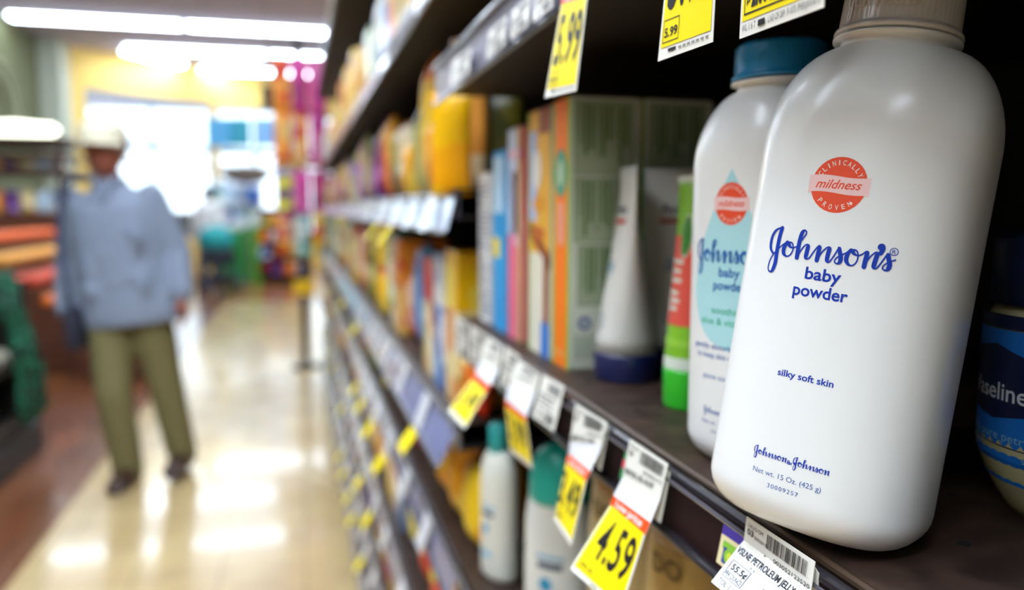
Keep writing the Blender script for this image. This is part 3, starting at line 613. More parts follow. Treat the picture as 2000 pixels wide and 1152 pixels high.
def art_s(t):
    def a(P, v): big_price(P, t, v, v[2], v[3], .95, low=False, unit='29.9', digits=(.1, .9)); P.rect(.3, .85, .03, .1, 4, 1); P.rect(.2, .8, .16, .19, 4, 1)
    return a
price_tag('yellow tag tilting outward, farthest one on the powder shelf', [(0, (954, 657), (982, 676)), (.3, (934, 713), (973.6, 725)), (.38, (929, 728), (957, 752)), (.46, (921, 741), (949, 767)), (1, (875, 802), (907, 837))], art_s('3.49'))
price_tag('yellow tag hanging inward above the teal bottle cap', [(0, (1013, 702), (1054, 731)), (.36, (990, 763.5), (1046, 768)), (.45, (987, 780), (1028, 814)), (.52, (987, 793), (1028, 824)), (1, (996, 881), (1040, 917))], art_s('3.99'))
# labels on the rail above
for k_, (lab, q) in enumerate([('white label on the upper rail, nearest the 5.99 tag', ((1046, -18), (1085, -58), (1040, 44), (1078, 14))), ('white label on the upper rail over the golden carton', ((1000, 22), (1036, -10), (996, 78), (1030, 50))), ('white label on the upper rail at its middle', ((955, 62), (990, 30), (950, 115), (984, 88))), ('white label on the upper rail at its far end', ((885, 118), (920, 92), (880, 168), (914, 142)))]):
    price_tag(lab, [(0, q[0], q[1]), (1, q[2], q[3])], art_w(k_+3), name='shelf_label', cat='shelf label', xr=UX)

# ================================================================== LOWER NEAR SHELF
LZ = Z(-.437)
def pump_bottle(label, loc, capc, bodyc, w=.034, h=.17, rz=-1.2, cap_h=.04, group='bottles on the lower shelf', marks=True, dome=True):
    o = thing('lotion_bottle', label, 'bottle', loc, rz, group); b = w*.62
    MB().loft([[(w*k_*math.cos(2*math.pi*j/36), b*k_*math.sin(2*math.pi*j/36), z*h) for j in range(36)] for k_, z in ((.85, 0), (.97, .02), (1, .06), (1, .5), (.98, .75), (.9, .88), (.7, .96), (.45, 1))]).obj('body', mat(bodyc, .35, coat=.2), o, True)
    if dome: MB().lathe([(w*.80, h*.88), (w*.86, h*.91), (w*.82, h+cap_h*.3), (w*.62, h+cap_h*.75), (w*.25, h+cap_h)], 32, 0, (0, 0, 0), 1, .72).obj('cap', mat(capc, .35, coat=.3), o, True)
    else: MB().lathe([(w*.36, h*.97), (w*.42, h), (w*.42, h+cap_h*.9), (w*.36, h+cap_h)], 28).obj('cap', mat(capc, .35), o, True)
    if marks:
        P = Print(); P.rect(-w*.4, w*.45, h*.56, h*.585, 0, 1, 4); P.rect(-w*.35, w*.4, h*.50, h*.54, 1, 1, 4); P.disc(-w*.1, h*.4, w*.2, w*.2, 2, 1, 20, 1); P.disc(-w*.1, h*.2, w*.4, w*.14, 3, 1, 20, 1)
        P.build('front_print', [mat('9cc4da', .4), mat('4a5a72', .4), mat('35a0c8', .4), mat('86c4e0', .4)], o, lambda u_, v_, l: (u_, -b*math.sqrt(max(0, 1-(u_/w)**2))-l-.0002, v_))
    return o
pump_bottle('white bottle with a domed teal cap on the lower shelf', (.247, .745, LZ), '1cbfae', 'eceee4', w=.036, h=.165, cap_h=.04, rz=-.75)
pump_bottle('white bottle with a small teal cap, farther than the domed one', (.225, .90, LZ), '2fa9a4', 'e4e4d4', w=.030, h=.155, dome=False, cap_h=.03)
pump_bottle('grey-beige bottle with a dark teal cap behind the 3.49 tag', (.285, .640, LZ), '2d6f80', 'b9b79c', w=.036, h=.18, cap_h=.05, marks=False)
def tan_bottle(label, x, y, col):
    o = pump_bottle(label, (x, y, LZ), '8d6a2a', col, w=.045, h=.235, cap_h=.02, marks=False, rz=-1.3)
    P = Print(); P.text('DO', -.014, .014, .19, .014, 0, .02); P.text('co', -.015, .02, .145, .014, 0, .01, .3)
    for i in range(5): P.rect(-.02, .018-.005*(i % 2), .06+i*.012, .064+i*.012, 0, 1, 4)
    P.build('front_print', [mat('6a5a34', .5)], o, lambda u_, v_, l: (u_, -.028*math.sqrt(max(0, 1-(u_/.045)**2))-l-.0002, v_))
tan_bottle('tan bottle with dark lettering behind the 4.59 tag', .262, .485, 'cfae62')
tan_bottle('tan bottle nearest us under the shelf edge', .264, .37, 'b9923c')
tan_bottle('tan bottle between the grey-beige one and the lettered one', .258, .59, 'c9b27a')
# ================================================================== FAR SHELVING
FX = .187
RAILS = [(.90, .045), (.322, .052), (.024, .047), (-.262, .05), (-.445, .045), (-.70, .045), (-.95, .045), (-1.2, .045)]
blue_strip = mat('7c7fa6', .12, coat=1)
for i, (y0, y1, lab) in enumerate([(.955, 2.9, 'long shelving bay crammed with coloured packs, directly beyond the powder shelf'), (2.91, 4.85, 'middle shelving bay of the aisle, full of blurred packs'), (4.86, 6.7, 'last shelving bay before the pink bag display')]):
    u_ = thing('shelving_unit', lab, 'shelving', (0, 0, 0))
    for z, rh in RAILS: shelf(u_, y0, y1, Z(z), FX, rail_h=rh, slant=.024 if z == -.262 else .012, strip=blue_strip, lip=mat('55525e', .3, metal=.4))
    MB().box(BACK, BACK+.02, y0, y1, 0, Z(1.2)).obj('back_panel', mat('120d0b', .8), u_)
    for y in (y0+.001, y1-.021): MB().box(BACK-.045, BACK-.001, y, y+.02, 0, Z(1.2)).obj('upright', dark, u_)
    MB().box(FX+.02, BACK, y0, y1, 0, Z(-1.24)).obj('base', dark, u_)
PAL = {'yellow': ['f7c81c', 'f7dc50', 'e2431a', 'f7c000'], 'golden': ['f2ac18', 'f6cf50', 'f08a1c', 'f2ac18'], 'amber': ['ffc400', 'ffd626', 'ffc400', 'ffb000', 'f08020'], 'shaded olive': ['3c3c14', '5a5416', '20300c', '4a4410'], 'orange': ['f07c22', 'f79a30', 'd8300c', 'f2c060'], 'red': ['c9261f', 'e9c0a0', 'b91008', 'f0b020'],
       'magenta': ['c81f72', 'd8409a', '9a1c68', 'e060a8'], 'green': ['5aa82c', 'b8d848', '2f6e28', 'e8ecc0'], 'olive': ['6c6a2c', '8f9a3a', '3a4a1c', 'c8c070'], 'blue': ['2450a8', '5a9ad8', 'e4e8f0', '2450a8'],
       'pale blue': ['c4dcec', 'e8f0f4', '88b4d4', 'c4dcec'], 'white': ['ecebe4', 'd0d2d4', 'ecebe4', '7088b0'], 'cream': ['ecd690', 'f4e8c0', 'e09a40', 'b8a040'], 'purple': ['5c2c78', 'a880c8', '5c2c78', 'e8dc40'], 'dark red': ['6c1420', 'a83040', '3c1018', 'd89040'], 'teal': ['1c8c8c', '8cd0c8', '1c6c78', 'e8f0e8']}
def pouch_mb(w_, h, d, N=9):
    mb = MB(); vs = []; fs = []; M = 11
    for sgn in (-1, 1):
        for j in range(M+1):
            for i in range(N+1):
                a, b = i/N*2-1, j/M*2-1; t = max(0, (1-a*a))**.55*max(0, 1-b**4)**.7
                vs.append((a*w_/2*(1-.03*(1-b*b)), sgn*(d/2*t+.0006), (b+1)/2*h))
    K = (M+1)*(N+1)
    for j in range(M):
        for i in range(N):
            a = j*(N+1)+i; fs += [(a, a+1, a+N+2, a+N+1), (a+K, a+K+N+1, a+K+N+2, a+K+1)]
    rim = [i for i in range(N+1)]+[j*(N+1)+N for j in range(1, M+1)]+[M*(N+1)+i for i in range(N-1, -1, -1)]+[j*(N+1) for j in range(M-1, 0, -1)]
    for a, b in zip(rim, rim[1:]+rim[:1]): fs.append((a, a+K, b+K, b))
    return mb.add(vs, fs)
def pack(kind, col, loc, w_, d, h, label, group, rz=-math.pi/2, seed=0, cat=None, rough=.3):
    """w_ along the shelf, d into it; stands on loc"""
    m = pmat(PAL[col], 11/max(.06, w_)*.12, rough, seed)
    nm = {'pouch': 'snack_pouch', 'carton': 'food_carton', 'bottle': 'plastic_bottle', 'jar': 'food_jar'}[kind]
    if kind == 'pouch': o = pouch_mb(w_, h, d*.8).obj(nm, m, None, True)
    elif kind == 'carton':
        o = MB().box(-w_/2, w_/2, -d/2, d/2, 0, h, bev=.0015).obj(nm, m)
    else:
        r_ = min(w_, d)/2; o = thing(nm, label, 'pack')
        pr = [(r_*.9, 0), (r_, .006), (r_, h*.6), (r_*.85, h*.72), (r_*.4, h*.82), (r_*.38, h*.86)] if kind == 'bottle' else [(r_*.92, 0), (r_, .006), (r_, h*.8), (r_*.9, h*.85)]
        MB().lathe(pr, 20).obj('body', m, o, True)
        MB().lathe([(r_*(.45 if kind == 'bottle' else .94), h*.86), (r_*(.45 if kind == 'bottle' else .94), h*.99), (r_*.3, h)], 20).obj('cap', mat(PAL[col][2], .4), o, True)
    o.location = loc; o.rotation_euler = (0, 0, rz)
    return tag(o, label, cat or {'pouch': 'snack bag', 'carton': 'carton', 'bottle': 'bottle', 'jar': 'jar'}[kind], group)
SHELVES = {0: ('top', ['white', 'pale blue', 'white', 'cream', 'pale blue'], ['carton', 'pouch'], (.17, .2), 1, .15),
           1: ('second', ['yellow', 'cream', 'yellow', 'golden', 'yellow', 'cream', 'green', 'pale blue'], ['pouch', 'carton'], (.19, .23), 1, .12),
           2: ('eye-level', ['orange', 'green', 'olive', 'golden', 'magenta', 'cream', 'red', 'olive', 'golden', 'orange', 'yellow', 'purple'], ['pouch', 'pouch', 'bottle'], (.17, .24), 1, .09),
           3: ('fourth', ['red', 'blue', 'white', 'green', 'cream', 'golden', 'orange', 'olive', 'green', 'yellow', 'teal'], ['carton', 'pouch', 'jar'], (.095, .115), 2, .09),
           4: ('fifth', ['dark red', 'orange', 'green', 'cream', 'yellow', 'purple', 'golden'], ['pouch', 'jar', 'carton'], (.10, .13), 1, .1),
           5: ('sixth', ['yellow', 'golden', 'cream', 'yellow', 'orange', 'white', 'purple'], ['pouch', 'carton'], (.17, .2), 1, .13),
           6: ('seventh', ['golden', 'yellow', 'purple', 'white', 'yellow'], ['pouch', 'carton'], (.16, .19), 1, .16),
           7: ('bottom', ['yellow', 'white', 'golden', 'purple', 'cream'], ['carton', 'pouch'], (.15, .18), 1, .18)}
rr = random.Random(11); USED = {}; ROWINFO = {}
def unique(lab):
    n_ = USED[lab] = USED.get(lab, 0)+1
    return lab if n_ == 1 else lab+', %s such' % 'first second third fourth fifth sixth seventh eighth'.split()[n_-1]
for s_, (sname, cols, kinds, (h0, h1), nlay, w0) in SHELVES.items():
    zt = Z(RAILS[s_][0]); y = {3: 1.335, 2: 1.12, 4: 1.32}.get(s_, .975); row = []; prev = None
    while y < 6.55:
        w_ = w0*(1+max(0, y-1.6)*.22)*rr.uniform(.85, 1.2)
        if any(a < y+w_ and y < b for a, b in ((2.85, 2.96), (4.8, 4.91))): pass
        if y+w_ > 6.66: break
        col = rr.choice([c for c in cols if c != prev]); prev = col; row.append((y, w_, col, rr.choice(kinds))); y += w_+(rr.uniform(.05, .11) if rr.random() < .18 and s_ in (1, 2, 4) else rr.uniform(.004, .03))
    ROWINFO[s_] = row
    for i, (y, w_, col, kind) in enumerate(row):
        nb = row[i-1][2] if i else None; na = row[i+1][2] if i+1 < len(row) else None
        stack = nlay if kind == 'carton' or kind == 'jar' else 1
        h = rr.uniform(h0, h1)*(1 if stack == nlay else 1.9)*(1 if stack > 1 else rr.choice([1, 1, .85, .7]))
        for l in range(stack):
            where = ('between %s and %s ones' % (nb, na)) if nb and na else ('nearest the powder shelf' if not nb else 'at the far end')
            lab = '%s %s on the %s shelf down, %s%s' % (col, {'pouch': 'bag', 'carton': 'carton', 'bottle': 'bottle', 'jar': 'jar'}[kind], sname, where, '' if stack == 1 else (', lower of two' if l == 0 else ', upper of two'))
            lab = lab.replace('top shelf down', 'top shelf').replace('bottom shelf down', 'bottom shelf').replace('eye-level shelf down', 'eye-level shelf')
            lab = unique(lab); d = rr.uniform(.07, .11) if kind != 'pouch' else .07
            if kind in ('jar', 'bottle'): d = w_ = min(w_, .1)
            pack(kind, col, (FX+.016+d/2, y+w_/2, zt+.0005+l*(h+.0012)), w_, d, h-.001, lab, 'blurred packs on the %s shelf' % sname, seed=rr.randint(0, 9), rz=-math.pi/2+(rr.uniform(-.3, .3) if kind == 'pouch' else 0))
# the packs that stand out nearest to the powder shelf
pack('pouch', 'amber', (.186, .985, Z(.016)), .052, .012, .125, 'golden orange snack bag hanging beside the upper rail end', None, rz=math.radians(-32), seed=3)
pack('pouch', 'cream', (.222, 1.055, Z(.0245)), .08, .05, .2, 'tall pale cream and orange bag right behind the hanging golden bag', None, rz=math.radians(-70), seed=3)
pack('pouch', 'shaded olive', (.262, 1.04, Z(.0245)), .06, .03, .13, 'olive bag darkened as in shadow behind the hanging golden bag', None, rz=math.radians(-20), seed=4)  # inks darkened to paint the shadow this bag stands in
o = pack('carton', 'yellow', (.232, 1.055, Z(-.1325)), .085, .07, .078, 'bright yellow box beside the white carton, upper of its stack', None, seed=2)
pack('carton', 'cream', (.232, 1.055, Z(-.2615)), .09, .07, .128, 'cream box under the bright yellow box', None, seed=5)
pack('pouch', 'orange', (.222, .992, Z(-.2615)), .065, .05, .085, 'small orange and yellow bag beneath the farthest white labels', None, seed=6)
pack('carton', 'white', (.232, 1.155, Z(-.1405)), .09, .07, .075, 'white box with blue-grey print beside the bright yellow box', None, seed=1)
pack('carton', 'blue', (.232, 1.155, Z(-.2615)), .09, .07, .12, 'blue and white box under the white box', None, seed=4)
pack('carton', 'red', (.232, 1.26, Z(-.1475)), .09, .07, .07, 'red and cream box, second from the bright yellow box', None, seed=2)
pack('carton', 'cream', (.232, 1.26, Z(-.2615)), .09, .07, .113, 'cream box with tan patches under the red and cream box', None, seed=7)
for i, (y, h, c) in enumerate([(1.0, .128, 'amber'), (1.105, .132, 'golden'), (1.21, .126, 'amber')]):
    pack('pouch', c, (.245, y, Z(-.4445)), .1, .11, h, ['plump golden-yellow pack low beside the small teal-capped bottle', 'plump golden pack in the middle of three under the long rail', 'plump golden-yellow pack farthest of three under the long rail'][i], 'plump golden packs', seed=i)
# tags on the far rails
def far_tag(y, z, yellow, i, w_=.05):
    o = thing('price_tag', '', 'price tag', (FX-.0085, y, z), 0); o.rotation_euler = (0, math.radians(16), 0)
    MB().add([(0, w_/2, 0), (0, -w_/2, 0), (-.004, -w_/2, -.05), (-.004, w_/2, -.05), (-.0006, w_/2, 0), (-.0006, -w_/2, 0), (-.0046, -w_/2, -.05), (-.0046, w_/2, -.05)], [(0, 1, 2, 3), (7, 6, 5, 4), (0, 4, 5, 1), (3, 2, 6, 7), (0, 3, 7, 4), (1, 5, 6, 2)]).obj('label', SHINE, o)
    if yellow:
        MB().add([(-.0046, w_/2, -.051), (-.0046, -w_/2, -.051), (-.018, -w_/2, -.088), (-.018, w_/2, -.088), (-.0052, w_/2, -.051), (-.0052, -w_/2, -.051), (-.0186, -w_/2, -.088), (-.0186, w_/2, -.088)], [(0, 1, 2, 3), (7, 6, 5, 4), (0, 4, 5, 1), (3, 2, 6, 7), (0, 3, 7, 4), (1, 5, 6, 2)]).obj('price_slip', YEL, o)
    return o
for s_, nm in ((1, 'second'), (2, 'eye-level'), (3, 'fourth'), (4, 'fifth'), (5, 'sixth'), (6, 'seventh')):
    y = 1.05+rr.uniform(0, .1); cnt = {True: 0, False: 0}
    while y < 5.2:
        yl = rr.random() < .3
        o = far_tag(y, Z(RAILS[s_][0]-.006), yl, 0); g = '%s tags on the %s rail' % ('yellow' if yl else 'white', nm)
        ri = ROWINFO[s_]; k_ = min(range(len(ri)), key=lambda j: abs(ri[j][0]+ri[j][1]/2-y)); KN = {'pouch': 'bag', 'carton': 'carton', 'bottle': 'bottle', 'jar': 'jar'}
        wh = 'nearest the powder shelf' if y < ri[0][0]-.02 else 'under the %s %s%s' % (ri[k_][2], KN[ri[k_][3]], ' next to %s' % ri[k_+1][2] if k_+1 < len(ri) else ' at the far end')
        o['label'] = unique('%s price tag, %s rail, %s' % ('yellow' if yl else 'white', nm, wh)); o['group'] = g
        y += rr.uniform(.1, .26)*(1+(y-1)*.3)

# ================================================================== PINK BAG DISPLAY at the end of the shelving
st = thing('display_stand', 'black pole stand carrying rows of pink and orange bags at the aisle end', 'display stand', (.05, 7.0, 0))
MB().lathe([(.12, 0), (.12, .02), (.04, .03), (.035, .04)], 28).obj('base', mat('151515', .5), st)
MB().lathe([(.032, .03), (.032, 2.75)], 14).obj('pole', mat('151515', .4), st)
for z in (2.65, 2.15, 1.7, 1.3): MB().box(-.22, .22, -.012, .012, z, z+.02).obj('cross_bar', mat('3a3a3c', .4), st)
for z, lab in ((.62, 'lower'), (.98, 'upper')):
    tag(MB().box(-.085, .085, -.006, .006, 0, .13, bev=.003).obj('hang_sign', mat('f2c21a', .4)), '%s yellow plate on the black pole at the aisle end' % lab, 'sign').location = (.05, 6.955, z)
for z, cs in ((2.15, ['orange', 'magenta', 'magenta']), (1.7, ['orange', 'red', 'magenta']), (1.3, ['purple', 'magenta', 'magenta']), (.95, ['red', 'teal', 'yellow'])):
    for i, c in enumerate(cs):
        for fb, yy in (('front', 6.93), ('back', 7.07)):
            pack('pouch', c, (-.09+i*.145, yy, z-.02 if z > 1 else z), .135, .06, .44 if z > 1.6 else .37, '%s bag on the pole display, %s row from the top, %s side, column %s' % (c, {2.15: 'first', 1.7: 'second', 1.3: 'third', .95: 'fourth'}[z], 'near' if fb == 'front' else 'far', 'one two three'.split()[i]), 'bags on the pole display', rz=0, seed=i+int(z*10), rough=.45)
# ================================================================== PEOPLE
def fuse(name, mb, m, voxel, parent=None, smooth_n=4):
    me = bpy.data.meshes.new('f'); me.from_pydata([tuple(v) for v in mb.v], [], mb.f); t = bpy.data.objects.new('f', me); C.objects.link(t)
    r_ = t.modifiers.new('r', 'REMESH'); r_.mode = 'VOXEL'; r_.voxel_size = voxel
    s_ = t.modifiers.new('s', 'SMOOTH'); s_.iterations = smooth_n; s_.factor = .5
    me2 = bpy.data.meshes.new_from_object(t.evaluated_get(bpy.context.evaluated_depsgraph_get())); me2.name = name
    bpy.data.objects.remove(t); me2.materials.clear(); me2.materials.append(m); me2.polygons.foreach_set('use_smooth', [True]*len(me2.polygons))
    o = bpy.data.objects.new(name, me2); C.objects.link(o)
    if parent: o.parent = parent
    return o
def limb(mb, pts, rs, sub=4, n=14):
    P_ = [Vector(p) for p in pts]; q = []; rr_ = []
    for i in range(len(P_)-1):
        for j in range(sub): t = j/sub; q.append(P_[i].lerp(P_[i+1], t)); rr_.append(rs[i]+(rs[i+1]-rs[i])*t)
    q.append(P_[-1]); rr_.append(rs[-1]); mb.tube(q, rr_, n); 
    for p, r_ in zip(P_, rs): mb.ball(p, r_*.98, n=8)
def oval(mb, secs, n=24):
    mb.loft([[(cx+a*math.cos(2*math.pi*j/n), cy+b*math.sin(2*math.pi*j/n), z) for j in range(n)] for cx, cy, z, a, b in secs])
def hand(mb, w_, side, s=1.0):
    """relaxed hand hanging from the wrist w_, palm towards the thigh"""
    w_ = Vector(w_); mb.loft([[(w_.x+a*math.cos(2*math.pi*j/12), w_.y+dy+b*math.sin(2*math.pi*j/12), w_.z-z) for j in range(12)] for z, a, b, dy in ((0, .02, .028, 0), (.03, .018, .036, -.004), (.065, .017, .042, -.006), (.09, .014, .04, -.008))])
    for i, L in enumerate((.07, .078, .073, .058)):
        y = w_.y-.036+i*.021; p = Vector((w_.x, y, w_.z-.085)); c = -side*.012
        mb.tube([p, p+Vector((c*.5, 0, -L*.4)), p+Vector((c*1.6, .002, -L*.75)), p+Vector((c*2.8, .004, -L))], [.0095, .009, .0082, .0065], 8)
    p = w_+Vector((-side*.008, -.03, -.025)); mb.tube([p, p+Vector((-side*.012, -.026, -.028)), p+Vector((-side*.016, -.034, -.056))], [.0115, .0105, .008], 8)
def human(label, loc, rz, skin, shirt, trousers, shoe, hairc, cap=None, S=1.0, stride=.12, arm=None, HK=1.0, HD=0.0):
    o = thing('person', label, 'person', loc, rz); o.scale = (S, S, S); sk = mat(skin, .5, sss=.1)
    hipL, hipR = (-.09, 0, .88), (.09, 0, .88)
    kL, kR = (-.10, -.06-stride*.3, .47), (.115, .02, .48); aL, aR = (-.10, -stride*.5, .09), (.13, stride*.6, .10)
    shL, shR = (-.185, 0, 1.43), (.185, 0, 1.43)
    elL, elR = arm[0] if arm else (-.255, .02, 1.14), arm[2] if arm else (.265, .03, 1.14)
    wrL, wrR = arm[1] if arm else (-.275, -.05, .90), arm[3] if arm else (.285, -.06, .92)
    mb = MB()
    oval(mb, [(0, 0, .84, .13, .09), (0, 0, .93, .165, .115), (0, 0, 1.05, .15, .11), (0, -.005, 1.2, .165, .12), (0, 0, 1.34, .185, .115), (0, 0, 1.44, .15, .085), (0, .01, 1.49, .065, .06), (0, .005, 1.56, .055, .058)])
    for h_, k_, a_ in ((hipL, kL, aL), (hipR, kR, aR)): limb(mb, [h_, k_, a_], [.088, .058, .038])
    for a_ in (aL, aR): limb(mb, [a_, (a_[0], a_[1]-.07, a_[2]-.05), (a_[0]*1.05, a_[1]-.16, a_[2]-.065)], [.038, .036, .025])
    for s_, e_, w_ in ((shL, elL, wrL), (shR, elR, wrR)): limb(mb, [s_, e_, w_], [.058, .042, .028])
    hand(mb, wrL, -1); hand(mb, wrR, 1)
    # head: skull, jaw, nose, brow, ears
    nb = len(mb.v)
    mb.ball((0, .005, 1.66), .085, 0, 12, (.9, 1.12, 1.18)); oval(mb, [(0, -.03, 1.545, .03, .03), (0, -.028, 1.56, .05, .055), (0, -.02, 1.60, .066, .078), (0, -.01, 1.65, .074, .09)])
    mb.tube([(0, -.085, 1.655), (0, -.112, 1.622), (0, -.098, 1.612)], [.008, .014, .01], 8); mb.tube([(-.04, -.082, 1.672), (0, -.092, 1.67), (.04, -.082, 1.672)], .009, 8)
    mb.tube([(-.022, -.086, 1.583), (0, -.094, 1.583), (.022, -.086, 1.583)], .008, 8)
    for s_ in (-1, 1): mb.ball((s_*.078, .005, 1.645), .03, 0, 8, (.35, .6, 1))
    HS = lambda p: Vector((p[0]*HK, p[1]*HK, 1.53+(p[2]-1.53)*HK-HD))
    mb.v = mb.v[:nb]+[HS(p) for p in mb.v[nb:]]
    fuse('body', mb, sk, .0065, o, 3)
    heads = []
    for s_ in (-1, 1):
        e_ = MB().ball(HS((s_*.031, -.080, 1.652)), .012).obj('eye', mat('e8e4dc', .2), o, True); MB().ball(HS((s_*.031, -.0885, 1.652)), .0062).obj('iris', mat('2a1c14', .2), e_, True)
    MB().tube([HS((-.024, -.096, 1.584)), HS((0, -.103, 1.582)), HS((.024, -.096, 1.584))], .0035, 8).obj('mouth', mat('8a4a40', .5), o, True)
    mb = MB(); oval(mb, [(0, .02, 1.62, .082, .088), (0, .018, 1.68, .09, .1), (0, .01, 1.73, .078, .092), (0, .01, 1.768, .035, .045)]); mb2 = MB()
    for v in mb.v: v.y = max(v.y, -.035) if v.z < 1.7 else v.y
    mb.v = [HS(p) for p in mb.v]; mb.obj('hair', mat(hairc, .8), o, True)
    # shirt / jacket
    mb = MB(); fold = lambda a, k_: 0
    oval(mb, [(.02, 0, .80, .245, .16), (.015, 0, .86, .25, .165), (.01, 0, .98, .235, .16), (0, 0, 1.12, .225, .155), (0, 0, 1.28, .225, .15), (0, 0, 1.38, .215, .14), (0, .005, 1.45, .16, .105), (0, .01, 1.49, .085, .085), (0, .01, 1.53, .078, .08)], 28)
    for s_, e_, w_ in ((shL, elL, wrL), (shR, elR, wrR)):
        cuff = Vector(e_).lerp(Vector(w_), .93); limb(mb, [s_, e_, tuple(cuff)], [.07, .068, .058])
        for q in (.25, .5, .75): mb.ball(Vector(e_).lerp(cuff, q), .066-.008*q, n=8)
    rf = random.Random(4)
    for i in range(9):
        x, z = rf.uniform(-.17, .17), rf.uniform(.88, 1.2); mb.tube([(x, -.13, z), (x+rf.uniform(-.05, .05), -.152, z+.08), (x+rf.uniform(-.09, .09), -.13, z+.17)], [.008, .018, .008], 8)
    sh = fuse('shirt', mb, shirt, .011, o, 9)
    MB().tube([(-.06, -.05, 1.535), (-.03, -.1, 1.49), (0, -.135, 1.40), (.03, -.1, 1.49), (.06, -.05, 1.535)], .014, 8).obj('collar', shirt, sh, True)
    for i in range(6): MB().ball((.003, -.162, 1.34-i*.085), .006).obj('button', mat('8a94a8', .3), sh, True)
    # trousers
    mb = MB(); oval(mb, [(0, 0, .80, .175, .125), (0, 0, .87, .19, .135), (0, 0, .96, .175, .13)])
    for h_, k_, a_ in ((hipL, kL, aL), (hipR, kR, aR)): limb(mb, [h_, k_, (a_[0], a_[1], a_[2]-.03)], [.115, .088, .075])
    fuse('trousers', mb, trousers, .011, o, 3)
    for a_ in (aL, aR):
        mb = MB(); x, y, z = a_; z0 = z-.095 if a_ is aR else z-.09; rg = []
        for t, hw, hh in ((.085, .035, .055), (.06, .048, .095), (0, .052, .115), (-.06, .052, .10), (-.12, .058, .078), (-.19, .054, .062), (-.225, .025, .03)):
            rg.append([(x+hw*math.cos(2*math.pi*j/16), y+t, z0+.004+hh*.5+hh*.5*math.sin(2*math.pi*j/16)) for j in range(16)])
        mb.loft(rg); mb.obj('shoe', mat(shoe, .4), o, True)
    if cap:
        mb = MB(); oval(mb, [(0, .005, 1.685, .1, .118), (0, .005, 1.72, .1, .117), (0, .008, 1.765, .085, .1), (0, .012, 1.795, .05, .06), (0, .012, 1.802, .01, .012)], 28)
        mb.v = [HS(p) for p in mb.v]; c_ = mb.obj('cap', mat(cap, .7), o, True); b = MB(); vs = []
        n = 13
        for dz in (0, -.005):
            for i in range(n):
                a = math.radians(200+140*i/(n-1)); vs.append((.098*math.cos(a), .005+.115*math.sin(a), 1.69+dz))
            for i in range(n):
                a = math.radians(200+140*i/(n-1)); vs.append((.1*math.cos(a), .005+.20*math.sin(a), 1.675+dz-.012*abs(math.cos(a))))
        f_ = []
        for i in range(n-1): f_ += [(i, i+1, i+1+n, i+n), (i+2*n, i+3*n, i+1+3*n, i+1+2*n), (i+n, i+n+1, i+3*n+1, i+3*n), (i, i+2*n, i+2*n+1, i+1)]
        b.add(vs, f_+[(0, n, 3*n, 2*n), (n-1, 3*n-1, 4*n-1, 2*n-1)]); b.v = [HS(p) for p in b.v]; b.obj('brim', mat(cap, .7), c_)
    return o
def cloth(c, sc=180):
    return mat(c, .85, bump=.35, bscale=sc)
man = human('man in white cap, blue-grey long-sleeved shirt and khaki trousers walking down the aisle', (-.745, 4.28, 0), math.radians(-8), '9a5843', cloth('7c8799', 14), cloth('6e6740', 20), '3a2418', 'a9a49c', cap='e6dfc4', S=.975, HK=1.14, HD=.0)
man.location.x += .02; man.rotation_euler = (0, math.radians(-5.5), math.radians(-8))
# shoulder bag
bag = thing('shoulder_bag', 'dark shoulder bag on a long strap hanging at the man\'s side', 'bag', tuple(man.location), 0); bag.rotation_euler = man.rotation_euler
MB().tube([(-.12, .05, 1.50), (-.165, -.03, 1.50), (-.185, -.135, 1.40), (-.195, -.17, 1.25), (-.2, -.175, 1.05), (-.205, -.165, .86)], .014, 8).obj('strap', mat('2b3350', .7), bag, True)
MB().box(-.24, -.18, -.2, .06, .70, .90, bev=.02).obj('pouch', mat('1f2233', .7), bag, True)
pw = onZ(412, 560, 0)
human('person in a white top bending over by the bright windows', (pw.x, pw.y, 0), math.radians(150), 'a06a52', cloth('eef0f2', 12), cloth('3a4054', 18), '2a2420', '2a2030', S=.97, stride=.05)
# ================================================================== STROLLER, BINS, RACKS by the windows
p = onZ(428, 572, 0)
sr = thing('stroller', 'stroller with a teal hood and dark seat near the windows', 'stroller', (p.x, p.y, 0), .3)
mb = MB(); vs = []
for i in range(9):
    a = math.pi*i/8*.6
    vs.append([( .26*math.cos(math.pi*j/12), -.05+.28*math.cos(a)*math.sin(math.pi*j/12)*1.0+.1, .78+.32*math.sin(a)*math.sin(math.pi*j/12)) for j in range(13)])
for r_ in vs: pass
MB().ball((0, .05, .86), .3, 0, 12, (.95, .9, .75)).obj('hood', mat('18a4a8', .6), sr, True)
MB().box(-.22, .22, -.25, .2, .45, .72, bev=.05).obj('seat', mat('1c2834', .7), sr, True); MB().box(-.2, .2, -.25, .25, .2, .3, bev=.02).obj('basket', mat('202830', .7), sr)
for x in (-.24, .24):
    MB().tube([(x, .35, 1.0), (x, .05, .6), (x, -.35, .15)], .014).obj('frame', mat('5a6a8c', .3, metal=.6), sr, True)
    MB().tube([(x, .3, .12), (x, .05, .6)], .014).obj('frame', mat('5a6a8c', .3, metal=.6), sr, True)
    for y in (-.35, .3):
        w_ = MB(); w_.loft([[(x+dx, y+.12*math.cos(2*math.pi*j/16), .12+.12*math.sin(2*math.pi*j/16)) for j in range(16)] for dx in (-.02, .02)]); w_.obj('wheel', mat('2a2c50', .6), sr)
MB().tube([(-.24, .35, 1.0), (.24, .35, 1.0)], .016).obj('handle', mat('222222', .6), sr, True)
p = onZ(492, 548, 0)
gd = thing('promotional_bin', 'bright green cardboard bin standing near the windows', 'bin', (p.x, p.y, 0), -.35)
